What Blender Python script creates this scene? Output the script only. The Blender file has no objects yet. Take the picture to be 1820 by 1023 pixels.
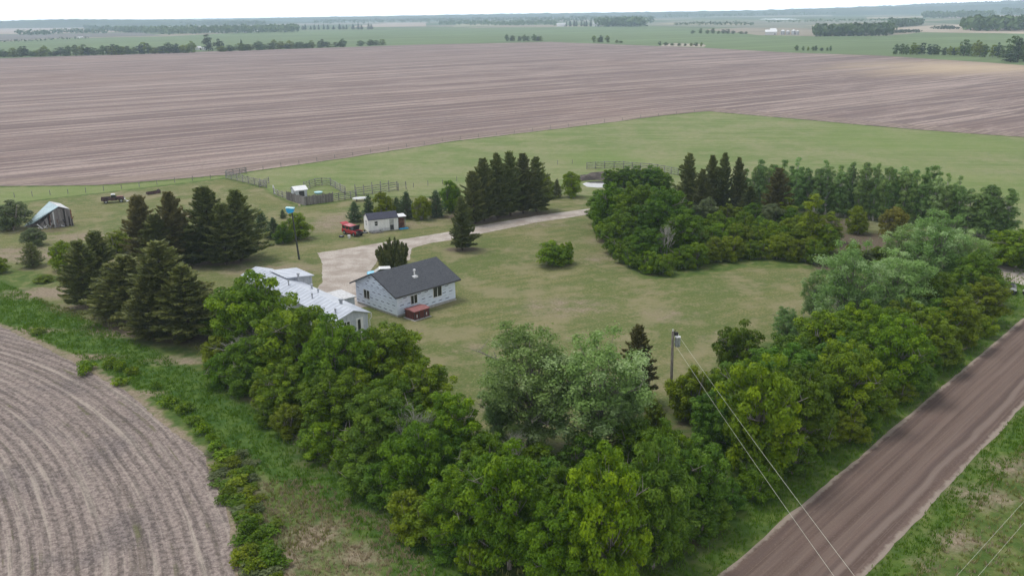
import bpy, math, random
import numpy as np
from mathutils import Vector, Matrix, noise as mn

# ------------------------------------------------------------------ camera, sky, sun, exposure
F, CAM_H = 1570.0, 38.0                      # focal length in pixels of the 1820 wide photo, drone height in metres
PITCH, ROLL = math.radians(17.25), math.radians(0.85)
sc = bpy.context.scene
C = sc.collection
cam_d = bpy.data.cameras.new('camera'); cam = bpy.data.objects.new('camera', cam_d); C.objects.link(cam)
cam_d.sensor_width = 36.0; cam_d.lens = F * 36.0 / 1820.0
cam_d.clip_start = 0.5; cam_d.clip_end = 80000
_u = Vector((0, math.sin(PITCH), math.cos(PITCH))); _f = Vector((0, math.cos(PITCH), -math.sin(PITCH))); _x = Vector((1, 0, 0))
_c, _s = math.cos(ROLL), math.sin(ROLL)
_r = _x * _c - _u * _s; _up = _x * _s + _u * _c
m3 = Matrix((_r, _up, -_f)).transposed().to_4x4(); m3.translation = (0, 0, CAM_H)
cam.matrix_world = m3
sc.camera = cam

SUN_EL, SUN_AZ = math.radians(66), math.radians(-62)     # azimuth from +Y towards +X
w = bpy.data.worlds.new('World'); sc.world = w; w.use_nodes = True
nt = w.node_tree; nt.nodes.clear()
sky = nt.nodes.new('ShaderNodeTexSky'); sky.sky_type = 'NISHITA'; sky.sun_disc = False
sky.sun_elevation = SUN_EL; sky.sun_rotation = SUN_AZ; sky.air_density = 1.0; sky.dust_density = 2.0
mx = nt.nodes.new('ShaderNodeMix'); mx.data_type = 'RGBA'; mx.inputs[0].default_value = 0.85
# the bright cloud layer, thinner and whiter towards the horizon
_tc = nt.nodes.new('ShaderNodeTexCoord'); _sp = nt.nodes.new('ShaderNodeSeparateXYZ'); _mr = nt.nodes.new('ShaderNodeMapRange'); _cm = nt.nodes.new('ShaderNodeMix')
_mr.interpolation_type = 'SMOOTHSTEP'; _mr.inputs[1].default_value = 0.0; _mr.inputs[2].default_value = 0.32; _cm.data_type = 'RGBA'
_cm.inputs[6].default_value = (21.0, 20.6, 20.0, 1); _cm.inputs[7].default_value = (3.9, 3.95, 4.1, 1)
nt.links.new(_tc.outputs['Generated'], _sp.inputs[0]); nt.links.new(_sp.outputs[2], _mr.inputs[0]); nt.links.new(_mr.outputs[0], _cm.inputs[0]); nt.links.new(_cm.outputs[2], mx.inputs[7])
bg = nt.nodes.new('ShaderNodeBackground'); bg.inputs[1].default_value = 0.13
wo = nt.nodes.new('ShaderNodeOutputWorld')
nt.links.new(sky.outputs[0], mx.inputs[6]); nt.links.new(mx.outputs[2], bg.inputs[0]); nt.links.new(bg.outputs[0], wo.inputs[0])
sl = bpy.data.lights.new('sun', 'SUN'); sl.energy = 1.4; sl.angle = math.radians(20); sl.color = (1.0, 0.96, 0.9)
so = bpy.data.objects.new('sun', sl); C.objects.link(so)
sd_ = Vector((math.sin(SUN_AZ) * math.cos(SUN_EL), math.cos(SUN_AZ) * math.cos(SUN_EL), math.sin(SUN_EL)))
so.rotation_euler = (-sd_).to_track_quat('-Z', 'Y').to_euler(); so.location = (0, 0, 150)
sc.view_settings.view_transform = 'Standard'; sc.view_settings.look = 'None'
sc.view_settings.exposure = 0.56; sc.view_settings.gamma = 1.0; sc.view_settings.use_curve_mapping = False
sc.cycles.max_bounces = 6; sc.cycles.volume_bounces = 1; sc.cycles.transparent_max_bounces = 4
sc.cycles.diffuse_bounces = 3; sc.cycles.caustics_reflective = False; sc.cycles.caustics_refractive = False

# ------------------------------------------------------------------ survey helpers
def ray(px, py):
    x = px - 910.0; y = 511.5 - py
    x, y = x * _c + y * _s, -x * _s + y * _c
    return Vector((x, F * math.cos(PITCH) + y * math.sin(PITCH), -F * math.sin(PITCH) + y * math.cos(PITCH)))
def G(px, py, z=0.0):
    d = ray(px, py); t = (z - CAM_H) / d.z
    return Vector((d.x * t, d.y * t, z))
def PD(px, py, D):
    d = ray(px, py); t = D / math.hypot(d.x, d.y)
    return Vector((d.x * t, d.y * t, CAM_H + d.z * t))
def height_at(bx, by, ty):
    g = G(bx, by); D = math.hypot(g.x, g.y)
    return PD(bx, ty, D).z
def width_at(bx, by, wpx):
    g = G(bx, by); d = ray(bx, by).normalized()
    depth = (g - Vector((0, 0, CAM_H))).dot(_f)
    return wpx * depth / F

# ------------------------------------------------------------------ object helpers
def tag(o, label=None, cat=None, group=None, kind=None):
    if label: o['label'] = label
    if cat: o['category'] = cat
    if group: o['group'] = group
    if kind: o['kind'] = kind
    return o
def thing(name, loc, label, cat, group=None, rz=0.0, sc_=(1, 1, 1)):
    o = bpy.data.objects.new(name, None); C.objects.link(o)
    o.location = loc; o.rotation_euler = (0, 0, rz); o.scale = sc_
    o.empty_display_size = 0.3
    return tag(o, label, cat, group)
def link(name, me, parent=None):
    o = bpy.data.objects.new(name, me); C.objects.link(o)
    if parent is not None: o.parent = parent
    return o
def np_mesh(name, V, Fq, mats, attr=None, midx=None, smooth=False):
    V = np.asarray(V, np.float32); Fq = np.asarray(Fq, np.int32)
    me = bpy.data.meshes.new(name)
    k = Fq.shape[1]
    me.vertices.add(len(V)); me.vertices.foreach_set('co', V.ravel())
    me.loops.add(Fq.size); me.loops.foreach_set('vertex_index', Fq.ravel())
    me.polygons.add(len(Fq)); me.polygons.foreach_set('loop_start', np.arange(0, Fq.size, k, dtype=np.int32))
    me.polygons.foreach_set('loop_total', np.full(len(Fq), k, np.int32))
    if midx is not None: me.polygons.foreach_set('material_index', np.asarray(midx, np.int32))
    for m in (mats if isinstance(mats, (list, tuple)) else [mats]): me.materials.append(m)
    if attr:
        for an, (dom, arr) in attr.items():
            a = me.attributes.new(an, 'FLOAT', dom); a.data.foreach_set('value', np.asarray(arr, np.float32))
    me.update(calc_edges=True)
    if smooth: me.polygons.foreach_set('use_smooth', np.ones(len(Fq), bool))
    return me

class MB:
    """collects solid shapes of one part"""
    def __init__(s, mats):
        s.v = []; s.f = []; s.m = []; s.mats = mats if isinstance(mats, (list, tuple)) else [mats]
    def poly(s, pts, mi=0):
        b = len(s.v); s.v += [tuple(p) for p in pts]; s.f.append(tuple(range(b, b + len(pts)))); s.m.append(mi); return s
    def box(s, x0, x1, y0, y1, z0, z1, mi=0, M=None):
        b = len(s.v)
        P = [(x0, y0, z0), (x1, y0, z0), (x1, y1, z0), (x0, y1, z0), (x0, y0, z1), (x1, y0, z1), (x1, y1, z1), (x0, y1, z1)]
        if M is not None: P = [tuple(M @ Vector(p)) for p in P]
        s.v += P
        for q in ((3, 2, 1, 0), (4, 5, 6, 7), (0, 1, 5, 4), (1, 2, 6, 5), (2, 3, 7, 6), (3, 0, 4, 7)):
            s.f.append(tuple(b + i for i in q)); s.m.append(mi)
        return s
    def prism(s, prof, a, b_, axis='y', mi=0):
        """profile in the plane across the axis, extruded a..b"""
        n = len(prof); k = len(s.v)
        def P(p, t):
            return (p[0], t, p[1]) if axis == 'y' else ((t, p[0], p[1]) if axis == 'x' else (p[0], p[1], t))
        s.v += [P(p, a) for p in prof] + [P(p, b_) for p in prof]
        s.f.append(tuple(k + i for i in range(n))); s.m.append(mi)
        s.f.append(tuple(k + n + i for i in reversed(range(n)))); s.m.append(mi)
        for i in range(n):
            j = (i + 1) % n; s.f.append((k + i, k + n + i, k + n + j, k + j)); s.m.append(mi)
        return s
    def tube(s, pts, rad, n=8, mi=0, cap=True):
        pts = [Vector(p) for p in pts]
        if not isinstance(rad, (list, tuple)): rad = [rad] * len(pts)
        k = len(s.v)
        for i, p in enumerate(pts):
            d = (pts[min(i + 1, len(pts) - 1)] - pts[max(i - 1, 0)]).normalized()
            a = Vector((0, 0, 1)) if abs(d.z) < .9 else Vector((1, 0, 0))
            u = d.cross(a).normalized(); v = d.cross(u)
            for j in range(n):
                t = 2 * math.pi * j / n
                s.v.append(tuple(p + (u * math.cos(t) + v * math.sin(t)) * rad[i]))
        for i in range(len(pts) - 1):
            for j in range(n):
                j2 = (j + 1) % n
                s.f.append((k + i * n + j, k + i * n + j2, k + (i + 1) * n + j2, k + (i + 1) * n + j)); s.m.append(mi)
        if cap:
            s.f.append(tuple(k + j for j in reversed(range(n)))); s.m.append(mi)
            s.f.append(tuple(k + (len(pts) - 1) * n + j for j in range(n))); s.m.append(mi)
        return s
    def mesh(s, name):
        me = bpy.data.meshes.new(name); me.from_pydata(s.v, [], s.f)
        for m in s.mats: me.materials.append(m)
        me.polygons.foreach_set('material_index', s.m)
        me.update(); return me
    def build(s, name, parent=None, bevel=0.0):
        o = link(name, s.mesh(name), parent)
        if bevel:
            b = o.modifiers.new('b', 'BEVEL'); b.width = bevel; b.segments = 2; b.limit_method = 'ANGLE'
        return o

# ------------------------------------------------------------------ material helpers
class NT:
    def __init__(s, name):
        s.mat = bpy.data.materials.new(name); s.mat.use_nodes = True
        s.t = s.mat.node_tree; s.t.nodes.clear()
        s.out = s.t.nodes.new('ShaderNodeOutputMaterial'); s._pos = None
    def n(s, ty): return s.t.nodes.new(ty)
    def set(s, inp, v):
        if isinstance(v, bpy.types.NodeSocket): s.t.links.new(v, inp)
        elif isinstance(v, (tuple, list)) and len(v) == 3 and inp.type == 'RGBA': inp.default_value = (*v, 1)
        else: inp.default_value = v
    def pos(s):
        if s._pos is None:
            s._pos = s.n('ShaderNodeNewGeometry').outputs['Position']
        return s._pos
    def obj(s): return s.n('ShaderNodeTexCoord').outputs['Object']
    def map(s, v, scale=(1, 1, 1), rot=0.0, loc=(0, 0, 0)):
        a = s.n('ShaderNodeMapping'); s.set(a.inputs[0], v); a.inputs['Location'].default_value = loc
        b = s.n('ShaderNodeMapping'); s.set(b.inputs[0], a.outputs[0]); b.inputs['Scale'].default_value = scale
        a.inputs['Rotation'].default_value = (0, 0, rot); return b.outputs[0]
    def noise(s, v, scale, detail=3, rough=.55, dist=0.0):
        a = s.n('ShaderNodeTexNoise'); s.set(a.inputs['Vector'], v); a.inputs['Scale'].default_value = scale
        a.inputs['Detail'].default_value = detail; a.inputs['Roughness'].default_value = rough; a.inputs['Distortion'].default_value = dist
        return a.outputs[0]
    def math(s, op, a, b=0.0, c=0.0, clamp=False):
        m = s.n('ShaderNodeMath'); m.operation = op; m.use_clamp = clamp
        s.set(m.inputs[0], a); s.set(m.inputs[1], b); s.set(m.inputs[2], c); return m.outputs[0]
    def step(s, v, lo, hi):
        m = s.n('ShaderNodeMapRange'); m.interpolation_type = 'SMOOTHSTEP'; s.set(m.inputs[0], v)
        m.inputs[1].default_value = lo; m.inputs[2].default_value = hi; return m.outputs[0]
    def mix(s, f, a, b, bt='MIX'):
        m = s.n('ShaderNodeMix'); m.data_type = 'RGBA'; m.blend_type = bt
        s.set(m.inputs[0], f); s.set(m.inputs[6], a); s.set(m.inputs[7], b); return m.outputs[2]
    def attr(s, name):
        a = s.n('ShaderNodeAttribute'); a.attribute_name = name; return a.outputs['Fac']
    def bump(s, h, dist, strength=1.0):
        b = s.n('ShaderNodeBump'); b.inputs['Strength'].default_value = strength; b.inputs['Distance'].default_value = dist
        s.set(b.inputs['Height'], h); return b.outputs[0]
    def finish(s, col, rough=.9, normal=None, metal=0.0, spec=.3, emit=None):
        p = s.n('ShaderNodeBsdfPrincipled'); s.set(p.inputs['Base Color'], col); s.set(p.inputs['Roughness'], rough)
        p.inputs['Metallic'].default_value = metal; p.inputs['Specular IOR Level'].default_value = spec
        if normal is not None: s.set(p.inputs['Normal'], normal)
        s.t.links.new(p.outputs[0], s.out.inputs[0]); return s.mat

def plain(name, col, rough=.6, metal=0.0, spec=.4, var=.12, scale=3.0):
    n = NT(name)
    v = n.obj()
    f = n.noise(v, scale, 4, .6)
    dark = tuple(c * (1 - 2 * var) for c in col); light = tuple(min(1, c * (1 + 1.2 * var)) for c in col)
    return n.finish(n.mix(n.step(f, .3, .7), dark, light), rough, None, metal, spec)

def leafmat(name, a, b, trans=.3, tip=None):
    """leaf colour runs a..b from leaf to leaf and from tree to tree"""
    n = NT(name)
    r = n.attr('lr'); cl = n.attr('cl')
    oi = n.n('ShaderNodeObjectInfo').outputs['Random']
    f = n.math('ADD', n.math('MULTIPLY', r, .45), n.math('MULTIPLY', cl, .55), clamp=True)
    col = n.mix(f, a, b)
    if tip: col = n.mix(n.math('MULTIPLY', n.step(cl, .75, 1.0), .6), col, tip)
    h = n.n('ShaderNodeHueSaturation'); n.set(h.inputs['Color'], col)
    n.set(h.inputs['Hue'], n.math('ADD', .488, n.math('MULTIPLY', oi, .024)))
    o2 = n.math('FRACT', n.math('MULTIPLY', oi, 7.31))
    n.set(h.inputs['Value'], n.math('ADD', .86, n.math('MULTIPLY', o2, .34)))
    h.inputs['Saturation'].default_value = 1.13
    d = n.n('ShaderNodeBsdfPrincipled'); n.set(d.inputs['Base Color'], h.outputs[0]); d.inputs['Roughness'].default_value = .55
    d.inputs['Specular IOR Level'].default_value = .25
    t = n.n('ShaderNodeBsdfTranslucent'); n.set(t.inputs[0], h.outputs[0])
    m = n.n('ShaderNodeMixShader'); m.inputs[0].default_value = trans
    n.t.links.new(d.outputs[0], m.inputs[1]); n.t.links.new(t.outputs[0], m.inputs[2]); n.t.links.new(m.outputs[0], n.out.inputs[0])
    return n.mat

LM = dict(
    maple=leafmat('maple_leaves', (.062, .125, .008), (.185, .280, .016), .34, (.26, .35, .03)),
    deep=leafmat('deep_green_leaves', (.050, .108, .012), (.140, .230, .020), .34),
    cool=leafmat('cool_green_leaves', (.055, .122, .018), (.145, .245, .036), .33, (.20, .31, .06)),
    poplar=leafmat('poplar_leaves', (.145, .235, .070), (.29, .41, .16), .42, (.45, .55, .32)),
    yellow=leafmat('yellow_green_leaves', (.105, .150, .016), (.22, .28, .026), .3),
    olive=leafmat('olive_leaves', (.080, .120, .012), (.180, .235, .026), .28),
    rust=leafmat('rust_tinged_leaves', (.13, .13, .03), (.22, .20, .045), .28),
    grey=leafmat('grey_green_leaves', (.085, .110, .048), (.150, .180, .080), .25),
    aspen=leafmat('aspen_leaves', (.115, .185, .060), (.215, .315, .115), .4, (.28, .38, .16)),
    needle=leafmat('spruce_needles', (.085, .105, .036), (.175, .200, .070), .3, (.24, .25, .10)),
    bluen=leafmat('blue_spruce_needles', (.065, .110, .050), (.135, .190, .090), .3),
    brownn=leafmat('brownish_spruce_needles', (.100, .100, .038), (.200, .190, .078), .3),
    far=leafmat('distant_leaves', (.040, .078, .022), (.095, .150, .042), .2),
    fardark=leafmat('distant_dark_leaves', (.028, .052, .026), (.060, .095, .042), .2),
)
def barkmat(name, a, b):
    n = NT(name); v = n.map(n.obj(), (6, 6, 1.2)); f = n.noise(v, 1.5, 4, .65)
    return n.finish(n.mix(n.step(f, .35, .65), a, b), .9, n.bump(f, .03))
BARK = barkmat('grey_bark', (.12, .105, .09), (.30, .27, .24))
PALEBARK = barkmat('pale_bark', (.26, .25, .22), (.50, .48, .43))
DARKBARK = barkmat('dark_bark', (.05, .04, .03), (.14, .11, .085))

# ------------------------------------------------------------------ vegetation builders
def unit(a): return a / (np.linalg.norm(a, axis=1, keepdims=True) + 1e-9)
def cards(P, N, L, W, rng, up=None):
    n = len(P); r = unit(rng.normal(size=(n, 3))) if up is None else up
    t = unit(np.cross(N, r)); b = unit(np.cross(N, t))
    L = np.asarray(L).reshape(-1, 1) * np.ones((n, 1)); W = np.asarray(W).reshape(-1, 1) * np.ones((n, 1))
    V = np.stack([P - b * L / 2, P + t * W / 2 - b * L * .08, P + b * L / 2, P - t * W / 2 - b * L * .08], 1).reshape(-1, 3)
    return V, np.arange(4 * n, dtype=np.int32).reshape(n, 4)
def trunk_mesh(name, limbs, mat, n=6):
    mb = MB(mat)
    for pts, rad in limbs: mb.tube(pts, rad, n, 0, False)
    me = mb.mesh(name); me.polygons.foreach_set('use_smooth', [True] * len(me.polygons)); return me

def broadleaf(seed, H, W, nc, nl, leaf, zlo=.22, top=.5, cr=(.13, .2), bark=None, mat=None, loose=0.0, stems=1, dead=3, nlead=None):
    rng = np.random.default_rng(seed); R = W / 2
    # the crown is a handful of leaders, each carrying clumps of leaves
    nlead = nlead or max(3, int(nc / 9)); leads = []
    for i in range(nlead):
        a = 2 * math.pi * (i + rng.uniform(-.25, .25)) / nlead; rr = R * rng.uniform(.28, .62) * (0 if i == 0 else 1)
        leads.append((rr * math.cos(a), rr * math.sin(a), H * (rng.uniform(.74, .93) if i else 1.0)))
    cs = []
    for k in range(nc):
        lx, ly, lz = leads[k % nlead]
        for _ in range(12):
            t = rng.uniform(0, 1) ** .8
            z = H * zlo + (lz - H * zlo - .5 * cr[1] * W) * t
            prof = math.sqrt(max(0.02, 1 - ((z / H - top) / (1.06 - top)) ** 2)) if z / H > top else (.72 + .28 * (z / H - zlo) / (top - zlo))
            a = rng.uniform(0, 2 * math.pi); rr = R * prof * rng.uniform(.25, .92)
            x, y = .45 * lx * prof + rr * math.cos(a) * .8, .45 * ly * prof + rr * math.sin(a) * .8
            if all((x - c[0]) ** 2 + (y - c[1]) ** 2 + (z - c[2]) ** 2 > (.62 * (c[3] + cr[0] * W)) ** 2 for c in cs): break
        cs.append((x, y, z, W * rng.uniform(*cr) * (1.1 - .3 * z / H)))
    for lx, ly, lz in leads: cs.append((lx * .75, ly * .75, lz - W * cr[0] * .8, W * cr[0] * .9))
    P = []; N = []; CL = []
    tot = sum(c[3] ** 2 for c in cs)
    for c in cs:
        n = int(nl * c[3] ** 2 / tot) + 8
        d = unit(rng.normal(size=(n, 3)) * [1, 1, .85] + [0, 0, .62])
        rad = c[3] * (rng.uniform(.3, 1.0, (n, 1)) ** .30) * (1 + loose * rng.normal(size=(n, 1)) * .25)
        # lumps within the clump
        lump = 1 + .22 * np.sin(d[:, :1] * 7 + seed) * np.sin(d[:, 1:2] * 6 + c[0]) + .12 * np.sin(d[:, 2:3] * 11 + c[1])
        p = np.array(c[:3]) + d * rad * lump * [1, 1, .82]
        nn = unit(d * .85 + rng.normal(size=(n, 3)) * .38 + [0, 0, .3])
        P.append(p); N.append(nn); CL.append(np.clip(rng.uniform(0, 1) + rng.normal(size=n) * .12, 0, 1))
    P = np.concatenate(P); N = np.concatenate(N); CL = np.concatenate(CL)
    ok = P[:, 2] > .05; P = P[ok]; N = N[ok]; CL = CL[ok]
    n = len(P); L = leaf * rng.uniform(.7, 1.35, n)
    V, Q = cards(P, N, L, L * rng.uniform(.5, .75, n), rng)
    crown = np_mesh('crown', V, Q, mat, {'lr': ('FACE', rng.uniform(0, 1, n)), 'cl': ('FACE', CL)})
    limbs = []; tr = .018 * H + .03
    for s in range(stems):
        a0 = 2 * math.pi * s / max(1, stems) + rng.uniform(0, 1); o0 = .0 if stems == 1 else .25
        b = Vector((o0 * math.cos(a0), o0 * math.sin(a0), -.1))
        tp = Vector((rng.normal() * .05 * W + (0 if stems == 1 else R * .4 * math.cos(a0)), rng.normal() * .05 * W + (0 if stems == 1 else R * .4 * math.sin(a0)), H * .86))
        mid = b.lerp(tp, .45) + Vector((rng.normal() * .03 * W, rng.normal() * .03 * W, 0))
        limbs.append(([b, b.lerp(mid, .5), mid, mid.lerp(tp, .5), tp], [tr * 1.15, tr, tr * .7, tr * .42, .02]))
        mine = [c for i, c in enumerate(cs) if i % stems == s]
        for c in mine[::1 if len(cs) < 60 else 2]:
            c = Vector(c[:3]); t = max(.12, min(.8, (c.z / H) * .72 - .06)); q = b.lerp(mid, t / .45) if t < .45 else mid.lerp(tp, (t - .45) / .55)
            m_ = q.lerp(c, .5) + Vector((0, 0, -.06 * (c - q).length))
            r0 = tr * .42 * (1.05 - t); limbs.append(([q, m_, c], [r0, r0 * .6, .012]))
    for k in range(dead):                                  # bare grey twigs that stand out of the leaves
        a = rng.uniform(0, 6.28); z = H * rng.uniform(.35, .8); rr = R * rng.uniform(.75, 1.0)
        q = Vector((0, 0, z * .8)); e = Vector((rr * math.cos(a), rr * math.sin(a), z + .3))
        limbs.append(([q, q.lerp(e, .6), e], [.07, .05, .015]))
        for j in range(3):
            f = q.lerp(e, .55 + .15 * j); g = f + Vector((rng.normal() * .5, rng.normal() * .5, .5 + rng.uniform(0, .5)))
            limbs.append(([f, g], [.035, .01]))
    return trunk_mesh('trunk', limbs, bark), crown

def conifer(seed, H, W, mat, bark, lv=.42, card=.42, dens=1.0, zlo=.07, powr=.85, gap=.12):
    rng = np.random.default_rng(seed); R = W / 2; P = []; N = []; U = []; CL = []; limbs = [([(0, 0, -.1), (0, 0, H * .5), (0, 0, H * .97)], [.018 * H + .04, .011 * H, .015])]
    z = H * zlo; lean = rng.uniform(0, 6.28)
    while z < H * .985:
        t = z / H; rad = R * min(1.0, ((1 - t) / .84)) ** powr * (.62 + .38 * min(1, (t - zlo) / .14 + .15))
        nb = int(6 + 4 * (1 - t)); a0 = rng.uniform(0, 6.28)
        for i in range(nb):
            if rng.uniform() < gap: continue
            a = a0 + 2 * math.pi * (i + rng.uniform(-.3, .3)) / nb
            Lb = rad * rng.uniform(.55, 1.22) * (1 + .16 * math.cos(a - lean)) + .12
            sl = rng.uniform(-.08, .32) + .35 * t                       # branch rises outward, more so near the top
            d = np.array([math.cos(a), math.sin(a), sl]); d /= np.linalg.norm(d)
            side = np.array([-math.sin(a), math.cos(a), 0])
            n = max(5, int(Lb * 26 * dens)); s = rng.uniform(.12, 1.0, n) ** .8
            wd = (1 - s) * .36 * Lb + .14
            p = np.array([0, 0, z]) + np.outer(s * Lb, d) + np.outer(rng.uniform(-1, 1, n) * wd, side) + np.c_[np.zeros(n), np.zeros(n), -.10 * s * Lb * (1 - s) * 2 + rng.normal(size=n) * .09]
            out = unit(d * 1.0 + side * rng.normal(size=(n, 1)) * .5 + [0, 0, .35] + rng.normal(size=(n, 3)) * .25)
            P.append(p); U.append(out); N.append(unit(rng.normal(size=(n, 3)) * .6 + [0, 0, .8])); CL.append(np.clip(rng.uniform(0, 1) + rng.normal(size=n) * .15, 0, 1))
            if t < .8 and i % 2 == 0: limbs.append(([(0, 0, z), tuple(np.array([0, 0, z]) + d * Lb * .85)], [.035, .01]))
        z += lv * rng.uniform(.8, 1.2) * (1.1 - .4 * t)
    P = np.concatenate(P); N = np.concatenate(N); U = np.concatenate(U); CL = np.concatenate(CL); n = len(P)
    nn = unit(np.cross(U, np.cross(N, U)))
    r = unit(np.cross(nn, U))                               # so that the card's long side follows U
    V, Q = cards(P, nn, card * rng.uniform(.7, 1.3, n), card * .34 * rng.uniform(.7, 1.3, n), rng, up=U)
    # cards() lays its width along cross(N, up): long side is then along the branch
    me = np_mesh('crown', V, Q, mat, {'lr': ('FACE', rng.uniform(0, 1, n)), 'cl': ('FACE', CL)})
    return trunk_mesh('trunk', limbs, bark, 5), me

def mugo(seed, H, W, mat, bark):
    """many upright leaders fanning from the ground"""
    rng = np.random.default_rng(seed); P = []; U = []; CL = []; limbs = []
    for k in range(60):
        a = rng.uniform(0, 6.28); rr = math.sqrt(rng.uniform(0, 1)); hh = H * (1 - .50 * rr ** 2) * rng.uniform(.86, 1.0)
        b = np.array([.25 * W * rr * math.cos(a), .25 * W * rr * math.sin(a), .0]); e = np.array([.46 * W * rr * math.cos(a), .46 * W * rr * math.sin(a), hh])
        n = 330; s = rng.uniform(.12, 1, n); p = b + np.outer(s, e - b) + rng.normal(size=(n, 3)) * (.20 * (1.15 - s))[:, None]
        P.append(p); U.append(unit((e - b) / np.linalg.norm(e - b) + rng.normal(size=(n, 3)) * .45)); CL.append(np.clip(rng.uniform(0, 1) + rng.normal(size=n) * .15, 0, 1))
        limbs.append(([tuple(b), tuple(e * .9)], [.06, .02]))
    P = np.concatenate(P); U = np.concatenate(U); CL = np.concatenate(CL); n = len(P); P[:, 2] = np.maximum(P[:, 2], .05)
    V, Q = cards(P, unit(np.cross(U, rng.normal(size=(n, 3)))), .36 * rng.uniform(.7, 1.3, n), .12, rng, up=U)
    return trunk_mesh('trunk', limbs, bark, 5), np_mesh('crown', V, Q, mat, {'lr': ('FACE', rng.uniform(0, 1, n)), 'cl': ('FACE', CL)})

def bare(seed, H, W, bark):
    rng = random.Random(seed); limbs = []
    def grow(p, d, L, r, lev):
        e = p + d * L; m_ = p.lerp(e, .5) + Vector((rng.gauss(0, .05), rng.gauss(0, .05), 0)) * L
        limbs.append(([p, m_, e], [r, r * .8, r * .55]))
        if lev == 0: return
        for k in range(rng.choice((3, 4))):
            dd = (d + Vector((rng.gauss(0, .62), rng.gauss(0, .62), rng.uniform(-.1, .45)))).normalized()
            grow(p.lerp(e, rng.uniform(.55, 1)), dd, L * rng.uniform(.55, .75), r * .52, lev - 1)
    for k in range(3):
        grow(Vector((rng.gauss(0, .2), rng.gauss(0, .2), -.1)), Vector((rng.gauss(0, .3) * W / H, rng.gauss(0, .3) * W / H, 1)).normalized(), H * .42, .11, 4)
    return trunk_mesh('branches', limbs, bark, 4)

KINDS = {}
def reg(kind, H, W, meshes): KINDS[kind] = (H, W, meshes)
reg('maple', 9, 8, [broadleaf(10 + i, 9, 8, 135, 25000, .24, .10, .45, (.062, .10), BARK, LM['maple'], dead=4) for i in range(5)])
reg('poplar', 12, 8.5, [broadleaf(30 + i, 12, 8.5, 115, 24000, .21, .14, .5, (.06, .10), BARK, LM['poplar'], loose=1.3, dead=7) for i in range(3)])
reg('shrub', 4, 4.6, [broadleaf(40 + i, 4, 4.6, 60, 10500, .18, .06, .42, (.08, .135), BARK, LM['olive'], stems=3, dead=1) for i in range(4)])
reg('aspen', 9, 3.6, [broadleaf(50 + i, 9, 3.6, 40, 7500, .22, .08, .16, (.12, .19), PALEBARK, LM['aspen'], loose=.6, dead=0, nlead=2) for i in range(4)])
reg('spruce', 11, 6.4, [conifer(60 + i, 11, 6.4, LM['needle'], DARKBARK, dens=1.6, card=.50, powr=.62, gap=.13) for i in range(4)])
reg('mugo', 4.4, 5, [mugo(70, 4.4, 5, LM['needle'], DARKBARK)])
reg('small_spruce', 4, 2.7, [conifer(75 + i, 4, 2.7, LM['bluen'], DARKBARK, lv=.26, card=.24, dens=1.5, zlo=.04) for i in range(2)])
reg('far_tree', 12, 9, [broadleaf(80 + i, 12, 9, 16, 900, .95, .08, .45, (.14, .24), DARKBARK, LM['far'], dead=0) for i in range(4)])
reg('far_spruce', 14, 6, [conifer(90 + i, 14, 6, LM['fardark'], DARKBARK, lv=1.0, card=1.1, dens=.35) for i in range(2)])
reg('weed', .9, 1.5, [broadleaf(95 + i, .9, 1.5, 16, 700, .13, .05, .4, (.12, .2), BARK, LM['yellow'], stems=3, dead=0) for i in range(3)])
BARE = [bare(s, 6, 4, PALEBARK) for s in (1, 2)]

NAMES = dict(maple='leafy_tree', poplar='poplar_tree', shrub='leafy_shrub', aspen='young_aspen', spruce='spruce_tree', mugo='mountain_pine',
             small_spruce='small_spruce', far_tree='distant_tree', far_spruce='distant_spruce', weed='weed_clump')
CATS = dict(maple='tree', poplar='tree', shrub='shrub', aspen='tree', spruce='spruce', mugo='pine', small_spruce='spruce', far_tree='tree', far_spruce='spruce', weed='weed')
vr = random.Random(7)
def plant(kind, loc, h, wdt, label, group=None, mat=None, cat=None, name=None):
    H, W, ms = KINDS[kind]; tm, cm = vr.choice(ms)
    t = thing(name or NAMES[kind], loc, label, cat or CATS[kind], group, vr.uniform(0, 6.28), (wdt / W, wdt / W, h / H))
    if kind not in ('weed',):
        link('trunk', tm, t)
    o = link('crown' if kind not in ('weed',) else 'foliage', cm, t)
    if mat:
        o.material_slots[0].link = 'OBJECT'; o.material_slots[0].material = LM[mat]
    return t
def plant_px(kind, bx, by, ty, wpx, label, group=None, mat=None, cat=None, name=None):
    return plant(kind, G(bx, by), max(.4, height_at(bx, by, ty)), width_at(bx, by, wpx), label, group, mat, cat, name)
ONES = ['', 'first', 'second', 'third', 'fourth', 'fifth', 'sixth', 'seventh', 'eighth', 'ninth', 'tenth', 'eleventh', 'twelfth', 'thirteenth', 'fourteenth', 'fifteenth', 'sixteenth', 'seventeenth', 'eighteenth', 'nineteenth', 'twentieth']
TENS = {2: ('twenty', 'twentieth'), 3: ('thirty', 'thirtieth'), 4: ('forty', 'fortieth'), 5: ('fifty', 'fiftieth'), 6: ('sixty', 'sixtieth')}
def nth(i):
    i += 1
    if i <= 20: return ONES[i]
    t, o = divmod(i, 10); return TENS[t][1] if o == 0 else TENS[t][0] + '-' + ONES[o]
def along(pts, n):
    pts = [np.array(p, float) for p in pts]; seg = [np.linalg.norm(pts[i + 1] - pts[i]) for i in range(len(pts) - 1)]; T = sum(seg)
    for k in range(n):
        s = T * (k + .5) / n; i = 0
        while i < len(seg) - 1 and s > seg[i]: s -= seg[i]; i += 1
        f = s / seg[i]; yield pts[i] * (1 - f) + pts[i + 1] * f
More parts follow.
